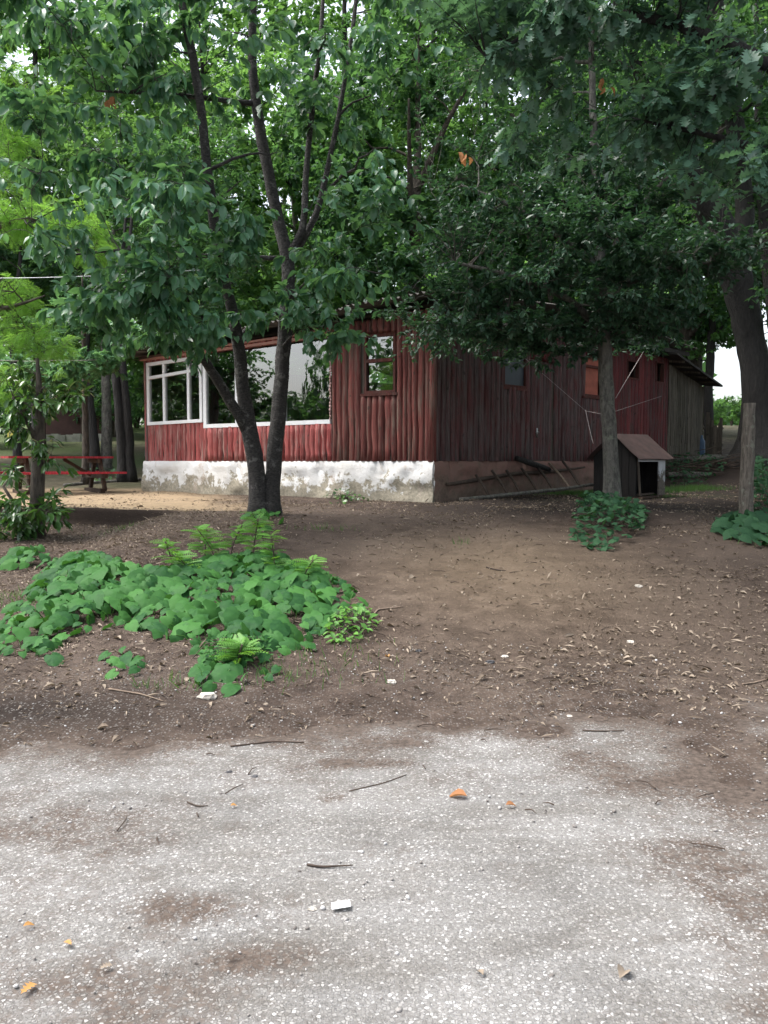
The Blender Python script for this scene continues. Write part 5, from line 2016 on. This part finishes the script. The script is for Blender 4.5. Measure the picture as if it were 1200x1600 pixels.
# feathery seedlings above the patch
for k, (px, py, hpx, dx, lab) in enumerate(((340, 888, 62, -30, 'feathery light green seedling leaning left, left of the forked tree'), (395, 880, 70, 10, 'feathery light green seedling just below the forked tree'), (430, 905, 70, -5, 'feathery light green seedling at the right of its group'),
                                            (270, 890, 45, -10, 'feathery light green seedling at the far left of its group'), (320, 880, 55, 5, 'upright feathery seedling between the leaning one and the far left one'), (360, 870, 50, 20, 'feathery seedling leaning right in the middle of its group'), (415, 860, 60, -20, 'feathery seedling closest to the forked trunk'), (300, 905, 40, -25, 'low feathery light green seedling at the left of its group'), (470, 915, 40, 20, 'small feathery seedling over the right half of the leaf patch'), (370, 1040, 35, 10, 'small feathery seedling at the lower edge of the leaf patch'))):
    g0 = G(px, py)
    s_ = g0[1] / F
    h = hpx * s_
    e = empty('seedling', g0, lab, 'seedling', 'feathery seedlings on the bank')
    pts = np.array([g0, g0 + [dx * s_ * .3, 0, h * .5], g0 + [dx * s_, -.03, h]])
    b = Buf()
    tube(b, resample(pts, [.008, .006, .003], .05)[0], .006, 4)
    b.build('stem', M['twig'], e)
    n = 30
    tt_ = np.linspace(.3, 1, n)
    pos = np.stack([np.interp(tt_, [0, .5, 1], pts[:, j]) for j in range(3)], 1)
    a = rng.random(n) * 6.28
    t = np.stack([np.cos(a), np.sin(a) * .7, .15 + .3 * rng.random(n)], 1)
    leaf_parts(e, M['leaf_seedling'], T_PINNATE, pos, t, np.tile([0, -.3, 1.0], (n, 1)) + rng.normal(size=(n, 3)) * .2, .155 * (.7 + .6 * rng.random(n)), rng.random(n), 30, name='frond')

# grass
gr = Buf()
P_ = []
for px, py, rx, ry, n in ((1075, 765, .55, .45, 2600), (905, 772, .7, .35, 1900), (1010, 778, .5, .2, 500), (40, 930, .25, .5, 160), (500, 1040, .5, .4, 130), (440, 1060, .25, .15, 60), (720, 850, .1, .1, 20), (270, 1075, .2, .08, 50), (180, 830, .3, .3, 60), (510, 828, .3, .15, 60)):
    c = G(px, py)
    q = c[:2] + rng.normal(size=(n, 2)) * [rx * .6, ry * .6]
    P_.append(q)
q = np.concatenate(P_)
n = len(q)
pos = np.stack([q[:, 0], q[:, 1], gz(q[:, 0], q[:, 1]) - .005], 1)
BL = (np.array([(-.035, 0, 0), (.035, 0, 0), (.022, .6, .03), (-.022, .6, .03), (0, 1, .16)], float), [np.array([(0, 1, 2, 3)]), np.array([(3, 2, 4)])])
add_leaves(gr, BL, pos, rng.normal(size=(n, 3)) * [.45, .45, .1] + [0, 0, 1], rng.normal(size=(n, 3)) + [0, -1, .2], rng.uniform(.04, .11, n), rng.random(n))
tag(gr.build('grass', M['grass'], kind='stuff'), 'short green grass in patches round the kennel and on the bank', 'grass')

# ------------------------------------------------------------------ litter
n = 42000
q = np.stack([rng.uniform(-6.5, 8.5, n * 3), rng.uniform(4.0, 17.5, n * 3)], 1)
dens = .16 + .9 * sstep(.45, .7, vnoise(q[:, 0] * .9, q[:, 1] * .9, 51)) * .6 \
    + 1.6 * sstep(-1.0, -1.8, q[:, 0]) * sstep(5, 5.6, q[:, 1]) * (1 - sstep(11.6, 12.2, q[:, 1])) + .25 * np.exp(-((q[:, 1] - 5.5) / .8) ** 2)
dens *= 1 - .75 * np.exp(-(((q[:, 0] - 1.2) / 1.3) ** 2 + ((q[:, 1] - 8.6) / 1.8) ** 2))
inh = ((q - C2) @ np.array([.514, .857]) * 1.0 > -.1) & ((q - C2) @ np.array([-.726, .688]) > -.1)
dens *= ~inh
dens *= (gz(q[:, 0], q[:, 1]) > -.005)
dens *= 1 - .8 * (sstep(-1.6, -3.0, q[:, 0] + .35 * (q[:, 1] - 13)) * sstep(12.1, 12.5, q[:, 1]))
q = q[rng.random(n * 3) < dens][:n]
n = len(q)
pos = np.stack([q[:, 0], q[:, 1], gz(q[:, 0], q[:, 1]) + .004 + .012 * rng.random(n)], 1)
t = rng.normal(size=(n, 3)) * [1, 1, .18]
up = rng.normal(size=(n, 3)) * .35 + [0, 0, 1]
szz = rng.gamma(2.0, .0075, n) + .010
lt_ = Buf()
cut = rng.random(n) < .45
T_SLIVER = (T_DIAMOND[0] * [.35, 1.3, 1], T_DIAMOND[1])
T_CURL = leaf_rows([.2, .26, .16], .5, .35)
add_leaves(lt_, T_CURL, pos[cut], t[cut], up[cut], szz[cut] * 1.15, rng.random(cut.sum()) ** 1.6)
add_leaves(lt_, T_SLIVER, pos[~cut], t[~cut], up[~cut], szz[~cut] * 1.5, rng.random((~cut).sum()) ** 1.6)
tag(lt_.build('leaf_litter', M['leaf_dry'], kind='stuff'), 'dry leaf crumbs and straw strewn over the soil', 'leaf litter')

tw = Buf()
for k in range(240):
    x, y = random.uniform(-4.5, 6), random.uniform(3.0, 12.5)
    if random.random() < .12:
        y = random.uniform(2.5, 5.0)
    z = max(float(gz(x, y)), 0.003) + .004
    a = random.uniform(0, 6.28)
    ln = random.uniform(.04, .15)
    dv = np.array([math.cos(a), math.sin(a), 0]) * ln
    p = np.array([x, y, z])
    pe = p + dv
    pe[2] = max(float(gz(pe[0], pe[1])), 0.003) + .004
    tube(tw, [p, (p + pe) / 2 + [random.uniform(-.1, .1) * ln, random.uniform(-.1, .1) * ln, .008], pe], [.0035, .003, .0015], 4, False)
tag(tw.build('twig_litter', M['twig'], kind='stuff'), 'thin broken twigs strewn over soil and asphalt', 'twigs')


def stone_arrays(r, seed):
    r_ = np.random.default_rng(seed)
    v, fs = [], []
    n_, m_ = 7, 4
    v.append((0, 0, -.55))
    for i in range(1, m_):
        ph = math.pi * i / m_
        for j in range(n_):
            a = 6.283 * j / n_ + i * .3
            k = 1 + r_.uniform(-.22, .22)
            v.append((math.sin(ph) * math.cos(a) * k, math.sin(ph) * math.sin(a) * .8 * k, -math.cos(ph) * .55 * k))
    v.append((0, 0, .5))
    tri = [(0, 1 + (j + 1) % n_, 1 + j) for j in range(n_)]
    e = len(v) - 1
    b_ = 1 + (m_ - 2) * n_
    tri += [(b_ + j, b_ + (j + 1) % n_, e) for j in range(n_)]
    quad = [(1 + i * n_ + j, 1 + i * n_ + (j + 1) % n_, 1 + (i + 1) * n_ + (j + 1) % n_, 1 + (i + 1) * n_ + j) for i in range(m_ - 2) for j in range(n_)]
    return np.array(v) * r, [np.array(tri), np.array(quad)]


# loose stones on the asphalt edge
gv_ = Buf()
n = 4200
q = np.stack([rng.uniform(-3.2, 3.6, n), rng.uniform(1.9, 6.2, n)], 1)
keepm = rng.random(n) < np.clip(1.15 - .28 * np.abs(q[:, 1] - 4.6) + .15 * (q[:, 0] > 1.0), .1, 1) * (.35 + .65 * vnoise(q[:, 0] * 2, q[:, 1] * 2, 77))
q = q[keepm]
n = len(q)
zz_ = np.maximum(gz(q[:, 0], q[:, 1]), 0.0)
for tpl_i in range(4):
    m_ = np.arange(n) % 4 == tpl_i
    vq, fq = stone_arrays(1.0, tpl_i)
    r = rng.gamma(3, .0011, m_.sum()) + .0022
    add_leaves(gv_, (vq, fq), np.stack([q[m_, 0], q[m_, 1], zz_[m_] + r * .25], 1), rng.normal(size=(m_.sum(), 3)) * [1, 1, .2], rng.normal(size=(m_.sum(), 3)) * .3 + [0, 0, 1], r, rng.random(m_.sum()))
gm, nt, bb = new_mat('gravel')
at = nt.nodes.new('ShaderNodeAttribute')
at.attribute_name = 'tint'
nt.links.new(ramp(nt, at.outputs['Fac'], [(0, (.12, .105, .095)), (.6, (.28, .265, .25)), (1, (.52, .51, .50))]), bb.inputs['Base Color'])
bb.inputs['Roughness'].default_value = .8
tag(gv_.build('gravel', gm, kind='stuff'), 'loose pale grit along the edge of the asphalt', 'gravel')

# single stones, scraps, leaves and sticks one can pick out
for px, py, r, m_, lab in ((325, 1092, .065, 'stone_pale', 'flat pale stone below the tip of the leaf patch'), (765, 1037, .040, 'stone_dark', 'dark stone on the bare soil right of centre'), (788, 1027, .028, 'stone_pale', 'white pebble just right of the dark stone'),
                           (985, 1005, .035, 'stone_pale', 'white pebble on the soil at the right'), (398, 1214, .018, 'stone_dark', 'small dark pebble on the asphalt left of centre'), (358, 1207, .018, 'stone_dark', 'flat dark chip left of the dark pebble on the asphalt'),
                           (653, 1018, .030, 'stone_dark', 'blue-grey stone left of the dark stone on the soil'), (488, 1421, .016, 'stone_pale', 'crumbled white lump beside the paper scrap'), (998, 917, .04, 'stone_pale', 'pale flat stone high on the soil slope at the right'), (612, 1068, .04, 'stone_pale', 'pale lump of soil-covered stone right of the leaf patch'), (890, 1120, .02, 'stone_pale', 'white pebble at the edge of the asphalt')):
    g0 = G(px, py)
    if g0[2] < 0.003:
        a = P(px, py, 1.0) - EYE
        g0 = EYE + a * (1.5 / -a[2])
    b = Buf()
    v, f = stone_arrays(r, int(px))
    b.add(v * [1, .9, .8] + g0 + [0, 0, r * .12], f)
    tag(b.build('stone', M[m_], smooth=False), lab, 'stone')


def road_pt(px, py):
    a = P(px, py, 1.0) - EYE
    return EYE + a * (1.5 / -a[2])


g0 = road_pt(532, 1421)
b = Buf()
box(b, g0 + [-.028, -.020, .010], [.062, .012, .004], [-.004, .036, .003], [0, 0, .0018])
tag(b.build('paper_scrap', M['paper'], smooth=False), 'small white rectangular scrap lying on the asphalt', 'scrap')

for px, py, sz_, m_, rot, lab in ((32, 1560, .06, 'leaf_orange', 1.3, 'orange fallen oak leaf in the lower left corner'), (36, 1453, .035, 'leaf_orange', .5, 'small orange leaf on the asphalt at the left edge'), (112, 1482, .04, 'leaf_orange', 2.4, 'yellow-brown leaf above the orange oak leaf'),
                                  (155, 1520, .04, 'leaf_dry', .8, 'pale brown leaf right of the orange oak leaf'), (360, 1263, .03, 'leaf_orange', .3, 'tiny orange leaf left of centre on the asphalt'), (755, 1530, .035, 'leaf_dry', 2.0, 'dry leaf on the asphalt near the bottom centre'),
                                  (968, 1535, .075, 'leaf_dry', 1.0, 'curled dry leaf on the asphalt at the lower right'), (730, 1248, .09, 'leaf_brown', 2.9, 'long brown leaf on the asphalt right of centre'), (838, 1105, .06, 'leaf_dry', .4, 'pale dry leaf at the asphalt edge right of centre'), (1140, 905, .08, 'leaf_dry', 2.2, 'pale dry leaf on the slope at the right'),
                                  (640, 1062, .07, 'leaf_dry', .9, 'pale lobed dry leaf right of the leaf patch'), (608, 1030, .06, 'leaf_orange', 2.0, 'tan dry leaf close to the right end of the leaf patch'), (790, 1262, .05, 'leaf_brown', .2, 'brown leaf right of the long brown leaf')):
    g0 = G(px, py)
    if g0[2] < .004:
        g0 = road_pt(px, py)
    b = Buf()
    tvec = np.array([[math.cos(rot), math.sin(rot), .1]])
    add_leaves(b, T_OAK if 'oak' in lab or 'lobed' in lab else T_CURL, g0[None] + [0, 0, .012], tvec, np.array([[.1, -.2, 1.0]]), np.array([sz_]), np.array([.6]))
    tag(b.build('fallen_leaf', M[m_]), lab, 'leaf')

for pxs, r, m_, lab in (([(480, 1353), (500, 1357), (552, 1354)], .005, 'twig', 'dark stick lying on the asphalt left of the centre'), ([(292, 1254), (310, 1262), (325, 1260)], .0035, 'twig', 'thin bent twig on the asphalt, left'), ([(545, 1238), (600, 1225), (635, 1212)], .004, 'twig', 'thin twig on the asphalt near its upper edge'),
                        ([(575, 975), (590, 955), (630, 950)], .008, 'twig_pale', 'bent pale stick at the right end of the leaf patch'), ([(360, 1168), (430, 1160), (475, 1162)], .006, 'twig', 'stick half buried in the soil along the asphalt edge'), ([(1160, 1072), (1180, 1068), (1210, 1060)], .006, 'twig_pale', 'pale stick at the right edge of the soil'),
                        ([(910, 1143), (940, 1144), (975, 1143)], .005, 'twig', 'straight dark stick on the asphalt at the right'), ([(760, 888), (775, 892), (790, 893)], .008, 'twig', 'short dark stick high on the bare slope'), ([(170, 1080), (220, 1088), (255, 1098)], .006, 'twig_pale', 'pale stick in the litter below the leaf patch')):
    pts = []
    for p in pxs:
        g0 = G(*p)
        if g0[2] < .004:
            g0 = road_pt(*p)
        pts.append(g0 + [0, 0, r + .001])
    q_, r_ = resample(np.array(pts), [r, r * .9, r * .5], .02)
    b = Buf()
    tube(b, q_, r_, 5, True, .3)
    tag(b.build('stick', M[m_]), lab, 'stick')

# a bunch of dead brown leaves caught in the forked tree, and one in the oak
for px, py, d, n, lab in ((173, 155, D - 1.7, 7, 'bunch of dead brown leaves hanging in the upper left branches'), (727, 243, 8.0, 5, 'dead reddish leaf bunch hanging below the oak boughs'), (940, 132, 7.7, 4, 'few rust-brown dead leaves among the oak leaves')):
    p = P(px, py, d)
    e = empty('dead_leaf_bunch', p, lab, 'leaves')
    leaf_parts(e, M['leaf_brown'], T_CURL, p + rng.normal(size=(n, 3)) * .03, rng.normal(size=(n, 3)) * .35 + [0, 0, -1], rng.normal(size=(n, 3)) + [0, -1, 0], np.full(n, .10) * (.7 + .5 * rng.random(n)), rng.random(n), 20)
